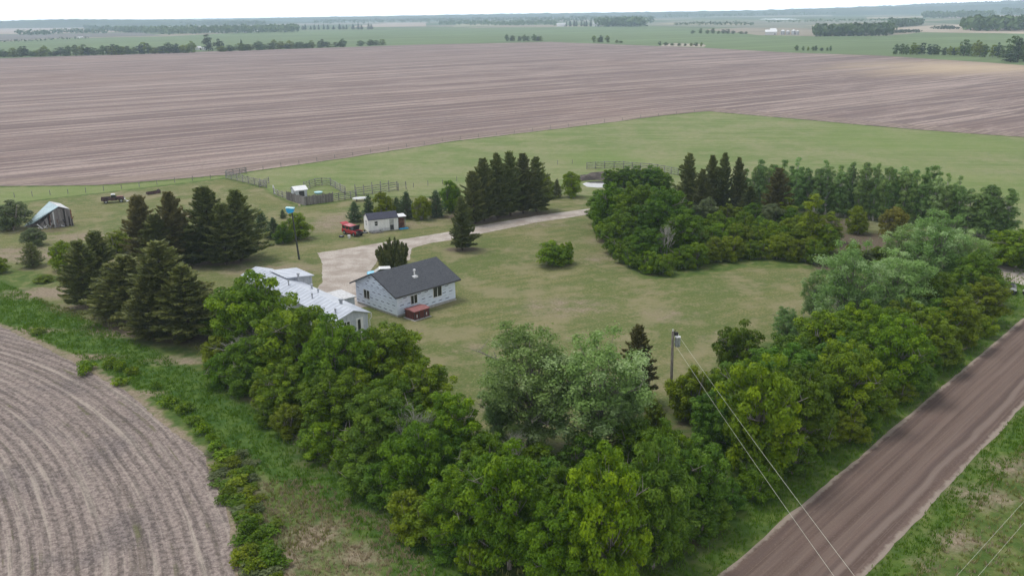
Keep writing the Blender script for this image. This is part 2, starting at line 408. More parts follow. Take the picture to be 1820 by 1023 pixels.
def row(kind, pts, n, hh, wf, lab, group, mats=(None,), jit=.5, cat=None, name=None):
    """a row of plants standing along a ground line, labelled from its left end"""
    for i, p in enumerate(along(pts, n)):
        g = G(*p); g.x += vr.uniform(-jit, jit); g.y += vr.uniform(-jit, jit)
        h = vr.uniform(*hh); plant(kind, g, h, h * vr.uniform(*wf), lab.format(nth(i)), group, vr.choice(mats), cat, name)

# ------------------------------------------------------------------ the setting: ground, fields, roads, water
def WP(pts): return [tuple(G(*p)[:2]) for p in pts]
def ragged(pts, step, amp, seed=0.0, fine=1.0):
    out = []
    n = len(pts)
    for i in range(n):
        a = Vector(pts[i]); b = Vector(pts[(i + 1) % n]); L = (b - a).length; k = max(1, min(900, int(L / step))); nrm = Vector((-(b - a).y, (b - a).x)).normalized() if L > 0 else Vector((0, 0))
        for j in range(k):
            p = a.lerp(b, j / k); q = Vector((p.x, p.y, seed))
            d = mn.noise(q * (.12 / fine)) * amp * 1.6 + mn.noise(q * (.9 / fine)) * amp * .6 + mn.noise(q * (2.7 / fine)) * amp * .3
            out.append((p.x + nrm.x * d, p.y + nrm.y * d))
    return out
def sheet(name, pts, z, mat):
    from mathutils.geometry import tessellate_polygon
    V = [Vector((x, y, z)) for x, y in pts]
    tri = tessellate_polygon([V])
    T = []
    for t in tri:
        a, b, c = (V[i] for i in t)
        T.append(t if (b - a).cross(c - a).z > 0 else (t[0], t[2], t[1]))
    me = np_mesh(name, [tuple(v) for v in V], T, mat)
    o = link(name, me); return tag(o, kind='structure')
def sdist(poly, X, Y):
    P = np.array(poly); d = np.full(X.shape, 1e18); ins = np.zeros(X.shape, bool); n = len(P)
    for i in range(n):
        a = P[i]; b = P[(i + 1) % n]; e = b - a
        t = np.clip(((X - a[0]) * e[0] + (Y - a[1]) * e[1]) / (e @ e + 1e-12), 0, 1)
        d = np.minimum(d, (X - a[0] - t * e[0]) ** 2 + (Y - a[1] - t * e[1]) ** 2)
        c = ((a[1] > Y) != (b[1] > Y)) & (X < (b[0] - a[0]) * (Y - a[1]) / (b[1] - a[1] + 1e-12) + a[0]); ins ^= c
    d = np.sqrt(d); return np.where(ins, d, -d)

LAWN = WP([(-60, 376), (59, 358), (164, 346), (400, 318), (470, 335), (487, 348), (530, 367), (590, 361), (650, 352), (720, 350), (800, 352), (1000, 345), (1045, 350), (1058, 400), (1105, 468),
           (1150, 494), (1210, 494), (1330, 474), (1460, 478), (1490, 500), (1450, 560), (1300, 650), (1200, 730), (1120, 830), (900, 830), (800, 760), (700, 660), (600, 640), (400, 640), (330, 618), (200, 590), (120, 560), (38, 516), (118, 496), (60, 484), (0, 476), (-80, 470)])
PAST = WP([(-90, 340), (0, 333), (200, 330), (400, 313), (600, 284), (800, 253), (1000, 229), (1200, 204), (1260, 199), (1400, 211), (1600, 229), (1850, 247), (2050, 300), (1900, 440), (1790, 428), (1500, 405), (1240, 372), (1160, 345),
           (1045, 348), (1000, 343), (800, 350), (720, 348), (650, 350), (590, 359), (530, 365), (487, 346), (470, 333), (400, 316), (164, 344), (59, 356), (-80, 374)])
LUSH = WP([(-120, 490), (0, 500), (110, 548), (220, 596), (350, 660), (460, 730), (600, 830), (760, 930), (900, 1020), (1050, 1200), (840, 1200), (690, 1000), (600, 915), (520, 870), (440, 835), (380, 785), (300, 726), (220, 680), (120, 625), (0, 574), (-120, 552)])
rd_a = Vector((14.5, 53.7)); rd_b = Vector((65.2, 106.2)); RU = (rd_b - rd_a).normalized(); RN = Vector((RU.y, -RU.x))      # road direction and its right side
ROADW = 7.6
def grid_axis(lo, hi, step, far):
    a = list(np.arange(lo, hi + .01, step)); s = step; x = hi; r = []
    while x < far: s *= 1.25; x += s; r.append(x)
    x = lo; s = step; l = []
    while x > -far: s *= 1.25; x -= s; l.append(x)
    return np.array(l[::-1] + a + r)
gx = grid_axis(-170, 190, 1.0, 42000); gy = grid_axis(34, 260, 1.0, 42000)
GX, GY = np.meshgrid(gx, gy); nx, ny = len(gx), len(gy)
X = GX.ravel(); Y = GY.ravel()
dl = np.clip(sdist(LAWN, X, Y), -9, 9); dp = np.clip(sdist(PAST, X, Y), -9, 9); du = np.clip(sdist(LUSH, X, Y), -9, 9)
s_along = (X - rd_a.x) * RU.x + (Y - rd_a.y) * RU.y; s_cross = (X - rd_a.x) * RN.x + (Y - rd_a.y) * RN.y
verge = np.maximum(np.exp(-((s_cross + 3.5) / 3.2) ** 2), .8 * np.exp(-((s_cross - ROADW - 1.6) / 1.3) ** 2))
def splat(lst):
    v = np.zeros(X.shape)
    for px, py, rx, ry, k in lst:
        g = G(px, py); v = np.maximum(v, k * np.exp(-(((X - g.x) / rx) ** 2 + ((Y - g.y) / ry) ** 2)))
    return v
dry = splat([(560, 950, 3.2, 3, .8), (640, 985, 3.5, 2.5, .7), (500, 1000, 3, 3, .85), (600, 1060, 5, 3.5, .75), (540, 850, 1.5, 3, .4), (90, 520, 9, 4, .9), (170, 545, 9, 3, .8), (60, 455, 14, 5, .8), (150, 420, 10, 5, .7), (30, 445, 9, 4, .7), (560, 780, 3.2, 1.6, .9), (520, 750, 2, 1.5, .8),
             (40, 588, 7, 1.6, .8), (140, 635, 7, 1.5, .85), (240, 700, 5, 1.2, .8), (400, 830, 2, 3, .5), (440, 880, 2, 4, .7), (450, 960, 2, 4, .8), (1740, 880, 4, 3, .7), (1700, 960, 3, 2.5, .7), (1800, 830, 4, 3, .7), (1640, 1000, 2, 2, .6), (330, 640, 7, 2.2, .7), (240, 590, 8, 3, .7), (420, 690, 4, 2, .5), (880, 720, 6, 6, .5), (1000, 545, 12, 8, .55), (1100, 430, 8, 6, .6), (1060, 460, 6, 6, .5), (1190, 560, 7, 6, .5), (850, 620, 7, 6, .45), (1300, 600, 7, 5, .5), (700, 500, 6, 5, .2), (600, 480, 6, 5, .2),
             (700, 400, 12, 6, .6), (590, 395, 6, 12, .7), (480, 480, 14, 6, .6), (330, 380, 14, 10, .5), (240, 345, 18, 8, .5), (180, 420, 12, 6, .6), (950, 400, 12, 5, .5), (1150, 520, 9, 4, .4), (1450, 470, 6, 4, .4), (1250, 540, 9, 9, .3), (840, 470, 8, 6, .35)])
dirt = splat([(890, 383, 16, 4.5, 1), (848, 392, 6, 4, 1), (822, 443, 4, 2.2, .9), (380, 465, 9, 3.5, .8), (300, 470, 9, 4, .7), (250, 580, 10, 3.5, .85), (330, 600, 8, 3, .8), (1250, 390, 14, 8, .8), (1400, 400, 20, 10, .9), (1550, 430, 20, 10, .9), (1690, 460, 12, 10, .8), (1480, 478, 4, 3, .9), (500, 700, 8, 5, .6), (640, 800, 9, 6, .7),
              (800, 900, 8, 6, .8), (1000, 900, 12, 10, .8), (1100, 960, 10, 6, .7), (1300, 760, 12, 8, .6), (575, 790, 2.4, 1.3, .7), (1200, 420, 10, 8, .8), (1060, 316, 8, 3.5, 1), (1110, 318, 9, 4, .9), (90, 408, 8, 5, .6), (620, 430, 5, 3, .4), (600, 410, 4, 6, .35), (1790, 520, 3, 3, .4)])
_nf = WP([(-400, 545), (-120, 560), (0, 580), (60, 606), (120, 636), (220, 692), (300, 762), (360, 812), (398, 880), (412, 950), (420, 1023), (425, 1150)]) + [(-17, 30), (-170, 30)]
dry = np.maximum(dry, .85 * np.exp(-((sdist(_nf, X, Y) + .1) / 1.0) ** 2))
def ground_mat():
    n = NT('ground_cover'); p = n.pos()
    n1 = n.noise(p, .06, 4, .6); n2 = n.noise(p, .55, 4, .65); n3 = n.noise(p, 3.2, 4, .7); n0 = n.noise(p, .012, 3, .5)
    st = n.noise(n.map(p, (.03, .75, 1), -.45), 1.0, 4, .62)          # mower lines across the yard
    st2 = n.noise(n.map(p, (.02, .35, 1), .15), 1.0, 3, .6)
    jit = n.math('MULTIPLY_ADD', n.math('ADD', n2, n3), 1.3, -1.3)
    # rough grass
    c = n.mix(n.step(n2, .35, .65), (.062, .108, .022), (.125, .160, .042))
    c = n.mix(n.math('MULTIPLY', n.step(n2, .52, .7), .5), c, (.235, .215, .120))
    c = n.mix(n.math('MULTIPLY', n.step(n3, .52, .66), .5), c, (.045, .075, .016))
    # lawn: short, sun-worn, patchy
    lg = n.mix(n.step(n1, .36, .66), (.122, .150, .046), (.200, .188, .082))
    lg = n.mix(n.math('MULTIPLY', n.step(st, .44, .58), .6), lg, (.098, .135, .038))
    lg = n.mix(n.math('MULTIPLY', n.step(n2, .48, .7), .55), lg, (.262, .225, .125))
    lg = n.mix(n.math('MULTIPLY', n.step(n3, .46, .58), .65), lg, (.088, .118, .034))
    lg = n.mix(n.math('MULTIPLY', n.step(n3, .44, .34), .5), lg, (.285, .255, .145))
    lg = n.mix(n.math('MULTIPLY', n.step(n.noise(p, .13, 5, .7), .47, .62), .7), lg, (.245, .215, .122))
    c = n.mix(n.step(n.math('ADD', n.attr('lawn'), jit), -.5, .9), c, lg)
    pg = n.mix(n.step(n1, .38, .64), (.135, .185, .058), (.218, .225, .112))
    pg = n.mix(n.math('MULTIPLY', n.step(st2, .45, .65), .5), pg, (.255, .265, .125))
    pg = n.mix(n.math('MULTIPLY', n.step(n2, .45, .66), .5), pg, (.115, .180, .042))
    pg = n.mix(n.math('MULTIPLY', n.step(n.noise(p, .16, 4, .65), .52, .66), .45), pg, (.26, .245, .135))
    pg = n.mix(n.math('MULTIPLY', n.step(n0, .5, .66), .5), pg, (.150, .215, .055))
    pg = n.mix(n.math('MULTIPLY', n.step(n3, .50, .62), .5), pg, (.095, .140, .036)); pg = n.mix(n.math('MULTIPLY', n.step(n3, .42, .32), .4), pg, (.30, .29, .16))
    c = n.mix(n.step(n.math('ADD', n.attr('pasture'), jit), -.4, .6), c, pg)
    lu = n.mix(n.step(n2, .35, .65), (.040, .092, .016), (.090, .150, .026))
    lu = n.mix(n.math('MULTIPLY', n.step(n3, .55, .7), .3), lu, (.16, .19, .06))
    c = n.mix(n.step(n.math('ADD', n.attr('lush'), n.math('MULTIPLY', jit, 1.5)), -1.2, 1.2), c, lu)
    vg = n.mix(n.step(n2, .35, .65), (.060, .118, .018), (.110, .165, .030))
    c = n.mix(n.math('MULTIPLY', n.step(n.math('ADD', n.attr('verge'), n.math('MULTIPLY', jit, .3)), .25, .7), .9), c, vg)
    dr = n.mix(n.step(n3, .35, .65), (.30, .245, .180), (.190, .155, .105))
    dm = n.math('MULTIPLY', n.attr('dry'), n.math('MULTIPLY_ADD', n2, 1.8, .1))
    c = n.mix(n.step(dm, .28, .8), c, dr)
    di = n.mix(n.step(n3, .35, .65), (.150, .112, .085), (.085, .075, .045))
    c = n.mix(n.step(n.math('MULTIPLY', n.attr('dirt'), n.math('MULTIPLY_ADD', n2, 1.4, .3)), .3, .75), c, di)
    # farmland further out: quarter sections of crop, stubble and hay
    v = n.n('ShaderNodeTexVoronoi'); n.set(v.inputs['Vector'], n.map(p, (.0011, .0016, 1), -.79)); v.inputs['Scale'].default_value = 1.0; v.distance = 'CHEBYCHEV'
    sep = n.n('ShaderNodeSeparateColor'); n.set(sep.inputs[0], v.outputs['Color'])
    far = n.mix(n.step(sep.outputs[0], .45, .55), (.13, .17, .075), (.27, .235, .18))
    far = n.mix(n.step(sep.outputs[1], .62, .66), far, (.085, .125, .055))
    far = n.mix(n.math('MULTIPLY', n.step(n.noise(p, .004, 4, .65), .5, .62), .55), far, (.055, .085, .045))
    ln = n.n('ShaderNodeVectorMath'); ln.operation = 'LENGTH'; n.set(ln.inputs[0], p)
    c = n.mix(n.step(ln.outputs['Value'], 900, 1200), c, far)
    nb = n.math('ADD', n.math('MULTIPLY', n3, .5), n2)
    return n.finish(c, .95, n.bump(nb, .22, .7), spec=.15)
GM = ground_mat()
V = np.c_[X, Y, np.zeros_like(X)]
ii, jj = np.meshgrid(np.arange(nx - 1), np.arange(ny - 1)); q0 = (jj * nx + ii).ravel()
Q = np.c_[q0, q0 + 1, q0 + nx + 1, q0 + nx]
cx_, cy_ = V[Q].mean(1)[:, 0], V[Q].mean(1)[:, 1]
inl = sdist(LAWN, cx_, cy_) > 0; inp = (sdist(PAST, cx_, cy_) > 0) & ~inl
ATT = dict(lawn=dl, pasture=dp, lush=du, verge=verge, dry=dry, dirt=dirt)
for nm, sel in (('lawn', inl), ('pasture', inp), ('ground', ~(inl | inp))):
    q = Q[sel]; us, inv = np.unique(q.ravel(), return_inverse=True)
    me = np_mesh(nm, V[us], inv.reshape(-1, 4), GM, {k: ('POINT', a[us]) for k, a in ATT.items()})
    tag(link(nm, me), kind='structure')

def upper_field_mat():
    n = NT('tilled_stubble_field'); p = n.pos()
    big = n.noise(p, .004, 3, .5)
    wv = n.n('ShaderNodeVectorMath'); wv.operation = 'ADD'; n.set(wv.inputs[0], p)
    nc = n.n('ShaderNodeTexNoise'); n.set(nc.inputs['Vector'], p); nc.inputs['Scale'].default_value = .006; nc.inputs['Detail'].default_value = 1
    sc2 = n.n('ShaderNodeVectorMath'); sc2.operation = 'SCALE'; n.set(sc2.inputs[0], nc.outputs['Color']); sc2.inputs['Scale'].default_value = 5
    n.set(wv.inputs[1], sc2.outputs[0]); q = wv.outputs[0]
    a = -math.radians(90 - 54)
    def st(across, alongf, s, d): return n.noise(n.map(q, (alongf, across, 1), a), s, d, .6)
    s1 = st(.055, .0012, 1, 3); s2 = st(.34, .0022, 1, 4); s3 = st(1.1, .008, 1, 3)
    c = n.mix(n.step(s1, .36, .64), (.225, .170, .155), (.350, .280, .250))
    c = n.mix(n.math('MULTIPLY', n.step(s2, .44, .62), .8), c, (.130, .098, .098))
    c = n.mix(n.math('MULTIPLY', n.step(s2, .44, .30), .65), c, (.46, .375, .33))
    c = n.mix(n.math('MULTIPLY', n.step(s3, .5, .64), .55), c, (.12, .095, .092))
    c = n.mix(n.math('MULTIPLY', n.step(big, .5, .7), .35), c, (.27, .19, .155))
    c = n.mix(n.math('MULTIPLY', n.step(n.noise(p, .02, 4, .6), .52, .75), .3), c, (.175, .150, .150))
    bl = n.noise(n.map(p, (.035, .16, 1), a), 1, 5, .75); c = n.mix(n.math('MULTIPLY', n.step(bl, .52, .68), .5), c, (.145, .112, .108)); c = n.mix(n.math('MULTIPLY', n.step(bl, .46, .34), .4), c, (.42, .345, .31))
    f = n.noise(p, .9, 4, .75); c = n.mix(n.math('MULTIPLY', n.step(f, .48, .66), .5), c, (.12, .095, .088))
    # straw-coloured turning corner by the far treeline
    g = G(1730, 120); d = n.n('ShaderNodeVectorMath'); d.operation = 'DISTANCE'; n.set(d.inputs[0], p); d.inputs[1].default_value = (g.x, g.y, 0)
    c = n.mix(n.math('MULTIPLY', n.step(n.math('ADD', d.outputs['Value'], n.math('MULTIPLY', s1, 160)), 210, 60), .7), c, (.50, .40, .27))
    return n.finish(c, 1.0, n.bump(s3, .15, .5), spec=.1)
UF_LOW = [(-260, 345), (-90, 336), (0, 331), (200, 328), (400, 311), (600, 283), (800, 252), (1000, 228), (1200, 203), (1260, 198), (1400, 210), (1600, 228), (1850, 246), (1980, 258)]
UF_TOP = [(2100, 140), (1900, 122), (1760, 111), (1560, 98), (1400, 93), (1240, 84), (980, 74), (740, 79), (460, 88), (0, 103), (-260, 112)]
sheet('stubble_field', ragged(WP(UF_LOW + UF_TOP), 1.6, .45, 3.1), .03, upper_field_mat())
def headland_mat():
    n = NT('headland_soil'); p = n.pos(); s = n.noise(n.map(p, (.01, .7, 1), -math.radians(42)), 1, 3, .6)
    c = n.mix(n.step(s, .35, .65), (.16, .125, .112), (.31, .245, .21)); f = n.noise(p, .8, 4, .7)
    return n.finish(n.mix(n.math('MULTIPLY', n.step(f, .45, .7), .4), c, (.12, .095, .085)), 1.0, None, spec=.1)
def offset_line(pts, a, b):
    """band between a and b metres beyond a px line"""
    W_ = [Vector(p) for p in WP(pts)]; A = []; B = []
    for i, p in enumerate(W_):
        t = (W_[min(i + 1, len(W_) - 1)] - W_[max(i - 1, 0)]).normalized(); nn = Vector((-t.y, t.x)); A.append(tuple(p + nn * a)); B.append(tuple(p + nn * b))
    return A + B[::-1]
sheet('headland', ragged(offset_line(UF_LOW, 2.2, 11.5), 1.6, .8, 9.0), .05, headland_mat())

NC = Vector((-112, 14))                                         # the near field is worked in arcs round this point
def near_field_mat():
    n = NT('near_stubble_field'); p = n.pos()
    s = n.n('ShaderNodeVectorMath'); s.operation = 'SUBTRACT'; n.set(s.inputs[0], p); s.inputs[1].default_value = (NC.x, NC.y, 0)
    w1 = n.noise(p, .05, 2, .5)
    sp = n.n('ShaderNodeSeparateXYZ'); n.set(sp.inputs[0], s.outputs[0])
    ln = n.n('ShaderNodeVectorMath'); ln.operation = 'LENGTH'; n.set(ln.inputs[0], s.outputs[0])
    r = n.math('ADD', ln.outputs['Value'], n.math('MULTIPLY', w1, .9))
    th = n.math('MULTIPLY', n.math('ARCTAN2', sp.outputs[1], sp.outputs[0]), 80.0)
    def rings(fr, fa, d=3, dist=0):
        cb = n.n('ShaderNodeCombineXYZ'); n.set(cb.inputs[0], n.math('MULTIPLY', r, fr)); n.set(cb.inputs[1], n.math('MULTIPLY', th, fa)); return n.noise(cb.outputs[0], 1, d, .6, dist)
    a = rings(1.15, .045); b = rings(2.6, .22, 4); d = rings(.3, .02, 2)
    rowf = n.math('MULTIPLY_ADD', n.math('SINE', n.math('MULTIPLY', r, 6.6)), .5, .5); rowm = n.math('MULTIPLY', n.step(rowf, .35, .85), n.step(rings(.5, .03, 3), .34, .52))
    f = n.noise(p, 2.4, 5, .72); f2 = n.noise(p, .14, 3, .6); f3 = n.noise(p, 7.0, 3, .7)
    c = n.mix(n.step(f, .34, .62), (.160, .128, .118), (.335, .280, .250))
    c = n.mix(n.math('MULTIPLY', n.step(f2, .50, .68), .55), c, n.mix(n.step(f, .4, .6), (.095, .082, .085), (.205, .178, .172)))
    c = n.mix(n.math('MULTIPLY', n.step(a, .54, .66), .5), c, (.105, .088, .070))
    c = n.mix(n.math('MULTIPLY', n.step(a, .47, .34), .50), c, (.43, .38, .32))
    c = n.mix(n.math('MULTIPLY', n.step(b, .54, .66), .45), c, (.075, .064, .055))
    c = n.mix(n.math('MULTIPLY', n.math('MULTIPLY', n.step(a, .55, .66), n.step(n.noise(p, .35, 3, .6), .5, .62)), .6), c, (.115, .125, .045))
    c = n.mix(n.math('MULTIPLY', n.math('MULTIPLY', rowm, n.math('MULTIPLY_ADD', n.step(f, .62, .40), .5, .5)), .62), c, (.088, .074, .068))
    c = n.mix(n.math('MULTIPLY', n.step(f3, .56, .68), .38), c, (.070, .060, .055))
    c = n.mix(n.math('MULTIPLY', n.step(f3, .42, .32), .45), c, (.50, .45, .39))
    h = n.math('ADD', n.math('MULTIPLY', b, 1.2), f)
    return n.finish(c, 1.0, n.bump(h, .14, .8), spec=.1)
NF = WP([(-400, 545), (-120, 560), (0, 580), (60, 606), (120, 636), (220, 692), (300, 762), (360, 812), (398, 880), (412, 950), (420, 1023), (425, 1150)]) + [(-17, 30), (-170, 30)]
sheet('near_stubble_field', ragged(NF, .35, .35, 5.5), .012, near_field_mat())

def road_mat():
    n = NT('gravel_road_surface'); cx = n.attr('cx'); al = n.attr('al'); p = n.pos()
    cb = n.n('ShaderNodeCombineXYZ'); n.set(cb.inputs[0], n.math('MULTIPLY', cx, 1.15)); n.set(cb.inputs[1], n.math('MULTIPLY', al, .012))
    tr = n.noise(cb.outputs[0], 1.4, 4, .62)
    cb2 = n.n('ShaderNodeCombineXYZ'); n.set(cb2.inputs[0], n.math('MULTIPLY', cx, 4.5)); n.set(cb2.inputs[1], n.math('MULTIPLY', al, .05)); t2 = n.noise(cb2.outputs[0], 1, 3, .6)
    c = n.mix(n.step(tr, .34, .66), (.100, .070, .058), (.155, .112, .093))
    c = n.mix(n.math('MULTIPLY', n.step(t2, .46, .34), .45), c, (.190, .145, .122))
    c = n.mix(n.math('MULTIPLY', n.step(t2, .52, .68), .4), c, (.115, .082, .078))
    f = n.noise(p, 6, 4, .75); c = n.mix(n.math('MULTIPLY', n.step(f, .5, .7), .35), c, (.235, .185, .165))
    f1 = n.noise(p, .25, 3, .6); c = n.mix(n.math('MULTIPLY', n.step(f1, .45, .7), .12), c, (.20, .135, .115))
    wob = n.math('MULTIPLY', n.math('SUBTRACT', n.noise(n.map(p, (.09, .09, .09)), 1, 2, .5), .5), 1.2); cw = n.math('ADD', cx, wob)
    for k_, lo_ in ((1.75, 0), (3.25, 0), (4.75, 0), (6.1, 1)):
        dd_ = n.math('ABSOLUTE', n.math('SUBTRACT', cw, k_)); c = n.mix(n.math('MULTIPLY', n.step(dd_, .42, .08), .42 if not lo_ else .6), c, (.185, .140, .118) if not lo_ else (.225, .178, .152))
    for k_ in (.85, 5.6):
        dd_ = n.math('ABSOLUTE', n.math('SUBTRACT', cw, k_)); c = n.mix(n.math('MULTIPLY', n.step(dd_, .35, .05), .45), c, (.090, .066, .060))
    ed = n.math('ABSOLUTE', n.math('SUBTRACT', cx, ROADW / 2)); ed = n.math('ADD', ed, n.math('MULTIPLY', n.noise(p, .8, 3, .7), .9))
    c = n.mix(n.math('MULTIPLY', n.step(ed, ROADW / 2 - .05, ROADW / 2 + .30), .7), c, (.34, .29, .24))
    return n.finish(c, .95, n.bump(f, .05, .6), spec=.15)
stn = np.concatenate([np.arange(-60, 160, 1.2), np.geomspace(162, 3000, 40)]); cols = np.linspace(0, 1, 15)
RV = []; RC = []; RA = []
for s in stn:
    ja = mn.noise(Vector((s * .15, 0, 0))) * .22 + mn.noise(Vector((s * .8, 5, 0))) * .12; jb = mn.noise(Vector((s * .15, 9, 0))) * .22 + mn.noise(Vector((s * .8, 14, 0))) * .12
    for t in cols:
        cx = ja + (ROADW + jb - ja) * t; e = (2 * t - 1); z = .02 + .16 * (1 - e ** 2)
        p = rd_a + RU * s + RN * cx; RV.append((p.x, p.y, z)); RC.append(cx); RA.append(s)
k = len(cols); RQ = [(i * k + j, i * k + j + 1, (i + 1) * k + j + 1, (i + 1) * k + j) for i in range(len(stn) - 1) for j in range(k - 1)]
tag(link('gravel_road', np_mesh('gravel_road', RV, RQ, road_mat(), {'cx': ('POINT', RC), 'al': ('POINT', RA)}, smooth=True)), kind='structure')

def drive_mat():
    n = NT('driveway_gravel'); p = n.pos(); a = n.noise(p, .35, 4, .6); f = n.noise(p, 4, 5, .75)
    c = n.mix(n.step(a, .35, .65), (.335, .290, .250), (.48, .435, .39)); c = n.mix(n.math('MULTIPLY', n.step(f, .46, .62), .5), c, (.235, .195, .165))
    return n.finish(c, .95, n.bump(f, .05, .5), spec=.15)
DM = drive_mat()
sheet('driveway', ragged(WP([(562, 449), (640, 437), (720, 425), (800, 412), (860, 399), (950, 384), (1045, 371), (1150, 362), (1150, 371), (1045, 381), (950, 396), (870, 413), (800, 427), (765, 432), (735, 441), (728, 462), (668, 465), (655, 490), (668, 512), (655, 545), (600, 552), (560, 520), (576, 500), (572, 470)]), .5, .28, 2.2), .014, DM)
sheet('driveway_entrance', ragged(WP([(1700, 470), (1770, 470), (1830, 480), (1900, 500), (1990, 545), (1940, 560), (1850, 515), (1800, 502), (1740, 490)]), .6, .3, 4.2), .014, DM)

n = NT('pond_water'); wv = n.noise(n.pos(), 1.2, 3, .6)
WM = n.finish((.05, .055, .045), .06, n.bump(wv, .02, .4), spec=.9)
sheet('pond_water', ragged(WP([(1036, 327), (1046, 323), (1070, 322), (1100, 324), (1112, 328), (1090, 332), (1062, 334), (1042, 332)]), .6, .25, 7.7), .02, WM)

# raised dark bank behind the pond
bk = MB(plain('pond_bank_soil', (.095, .080, .070), 1.0, var=.3, scale=.6)); bp = [G(*q) for q in ((1030, 318), (1050, 316), (1080, 315), (1110, 316), (1140, 318), (1165, 323))]
for i in range(5):
    a, b = bp[i], bp[i + 1]; h0, h1 = (.2, 1.3, 1.5, 1.4, 1.2, .2)[i:i + 2]; dn = Vector((0, 1, 0)); up3 = Vector((0, 0, 1))
    bk.poly([a - dn * 3.2 + up3 * .012, b - dn * 3.2 + up3 * .012, b + up3 * h1, a + up3 * h0]); bk.poly([a + up3 * h0, b + up3 * h1, b + dn * 5 + up3 * .012, a + dn * 5 + up3 * .012])
bk_o = bk.build('earth_bank'); tag(bk_o, kind='structure')

# ground cover that nobody could count
def tufts(name, mat, dens_polys, seed, h=(.22, .55), wd=.045, blades=5, label=None):
    rng = np.random.default_rng(seed); PP = []
    for poly, d in dens_polys:
        P = np.array(poly); lo = P.min(0); hi = P.max(0); n_ = int((hi - lo).prod() * d); q = rng.uniform(lo, hi, (n_, 2))
        PP.append(q[sdist(poly, q[:, 0], q[:, 1]) > 0])
    P = np.concatenate(PP)
    # bunch the tufts together
    P = P[[mn.noise(Vector((x * .45, y * .45, seed))) + .5 * mn.noise(Vector((x * 1.7, y * 1.7, seed))) > rng.uniform(-.9, .25) for x, y in P]]
    P = np.repeat(P, blades, 0) + rng.normal(size=(len(P) * blades, 2)) * .09; n_ = len(P)
    a = rng.uniform(0, 6.28, n_); hh = rng.uniform(*h, n_); ln = hh * rng.uniform(.1, .6, n_); b = rng.uniform(0, 6.28, n_)
    dx = np.cos(a) * wd; dy = np.sin(a) * wd; z0 = np.full(n_, .0)
    V = np.stack([np.c_[P[:, 0] - dx, P[:, 1] - dy, z0], np.c_[P[:, 0] + dx, P[:, 1] + dy, z0], np.c_[P[:, 0] + np.cos(b) * ln, P[:, 1] + np.sin(b) * ln, hh]], 1).reshape(-1, 3)
    me = np_mesh(name, V, np.arange(3 * n_).reshape(-1, 3), mat, {'lr': ('FACE', rng.uniform(0, 1, n_)), 'cl': ('FACE', rng.uniform(0, 1, n_))})
    return tag(link(name, me), label, kind='stuff')
def roadband(s0, s1, c0, c1): return [tuple(rd_a + RU * s + RN * c) for s, c in ((s0, c0), (s0, c1), (s1, c1), (s1, c0))]
GR1 = leafmat('lush_grass_blades', (.085, .165, .022), (.170, .260, .042), .45); GR2 = leafmat('dry_grass_blades', (.32, .27, .18), (.50, .43, .30), .4); GR3 = leafmat('mixed_grass_blades', (.14, .18, .045), (.28, .28, .12), .25)
tufts('lush_grass', GR1, [(LUSH, 12), (roadband(-14, 60, -7.5, -.1), 12), (roadband(60, 130, -7.5, -.1), 5), (roadband(-12, 55, ROADW + .1, ROADW + 3.0), 12)], 11, (.14, .38), .035, label='lush green grass in the ditch and along the gravel road')
tufts('dry_grass', GR2, [(WP([(430, 860), (560, 850), (700, 940), (820, 1060), (700, 1150), (430, 1150)]), 9), (roadband(-12, 50, ROADW + 2.5, ROADW + 22), 2)], 12, (.15, .4), label='pale dead grass below the ditch and beyond the road')
tufts('mixed_grass', GR3, [(WP([(330, 610), (450, 720), (600, 840), (800, 1000), (900, 1060), (960, 1000), (760, 880), (560, 740), (420, 640), (200, 570), (60, 530), (100, 560)]), 5), (roadband(-12, 50, ROADW + 2, ROADW + 22), 4), (WP([(420, 800), (520, 850), (640, 940), (520, 1000), (440, 1060), (430, 900)]), 5)], 13, (.15, .45), label='mixed green and faded grass at the foot of the tree belt')

# ------------------------------------------------------------------ building materials
def metal_roof(name, col, dark, ax=0, freq=5.2):
    n = NT(name); v = n.obj(); sp = n.n('ShaderNodeSeparateXYZ'); n.set(sp.inputs[0], v)
    s = n.math('SINE', n.math('MULTIPLY', sp.outputs[ax], freq * 2 * math.pi / 2)); f = n.noise(v, .8, 4, .6)
    c = n.mix(n.step(f, .35, .7), dark, col); c = n.mix(n.step(s, .86, .97), c, tuple(x * .6 for x in dark))
    return n.finish(c, .42, n.bump(s, .02, .5), metal=.15, spec=.5)
def shingles(name, a, b):
    n = NT(name); v = n.obj(); br = n.n('ShaderNodeTexBrick'); n.set(br.inputs['Vector'], n.map(v, (1, 1, 1))); br.inputs['Scale'].default_value = 3.4
    n.set(br.inputs['Color1'], a); n.set(br.inputs['Color2'], b); n.set(br.inputs['Mortar'], tuple(x * .6 for x in a)); br.inputs['Mortar Size'].default_value = .012
    f = n.noise(v, 1.3, 4, .6); c = n.mix(n.math('MULTIPLY', n.step(f, .4, .7), .35), br.outputs[0], b)
    return n.finish(c, .85, n.bump(n.noise(v, 30, 2), .01), spec=.3)
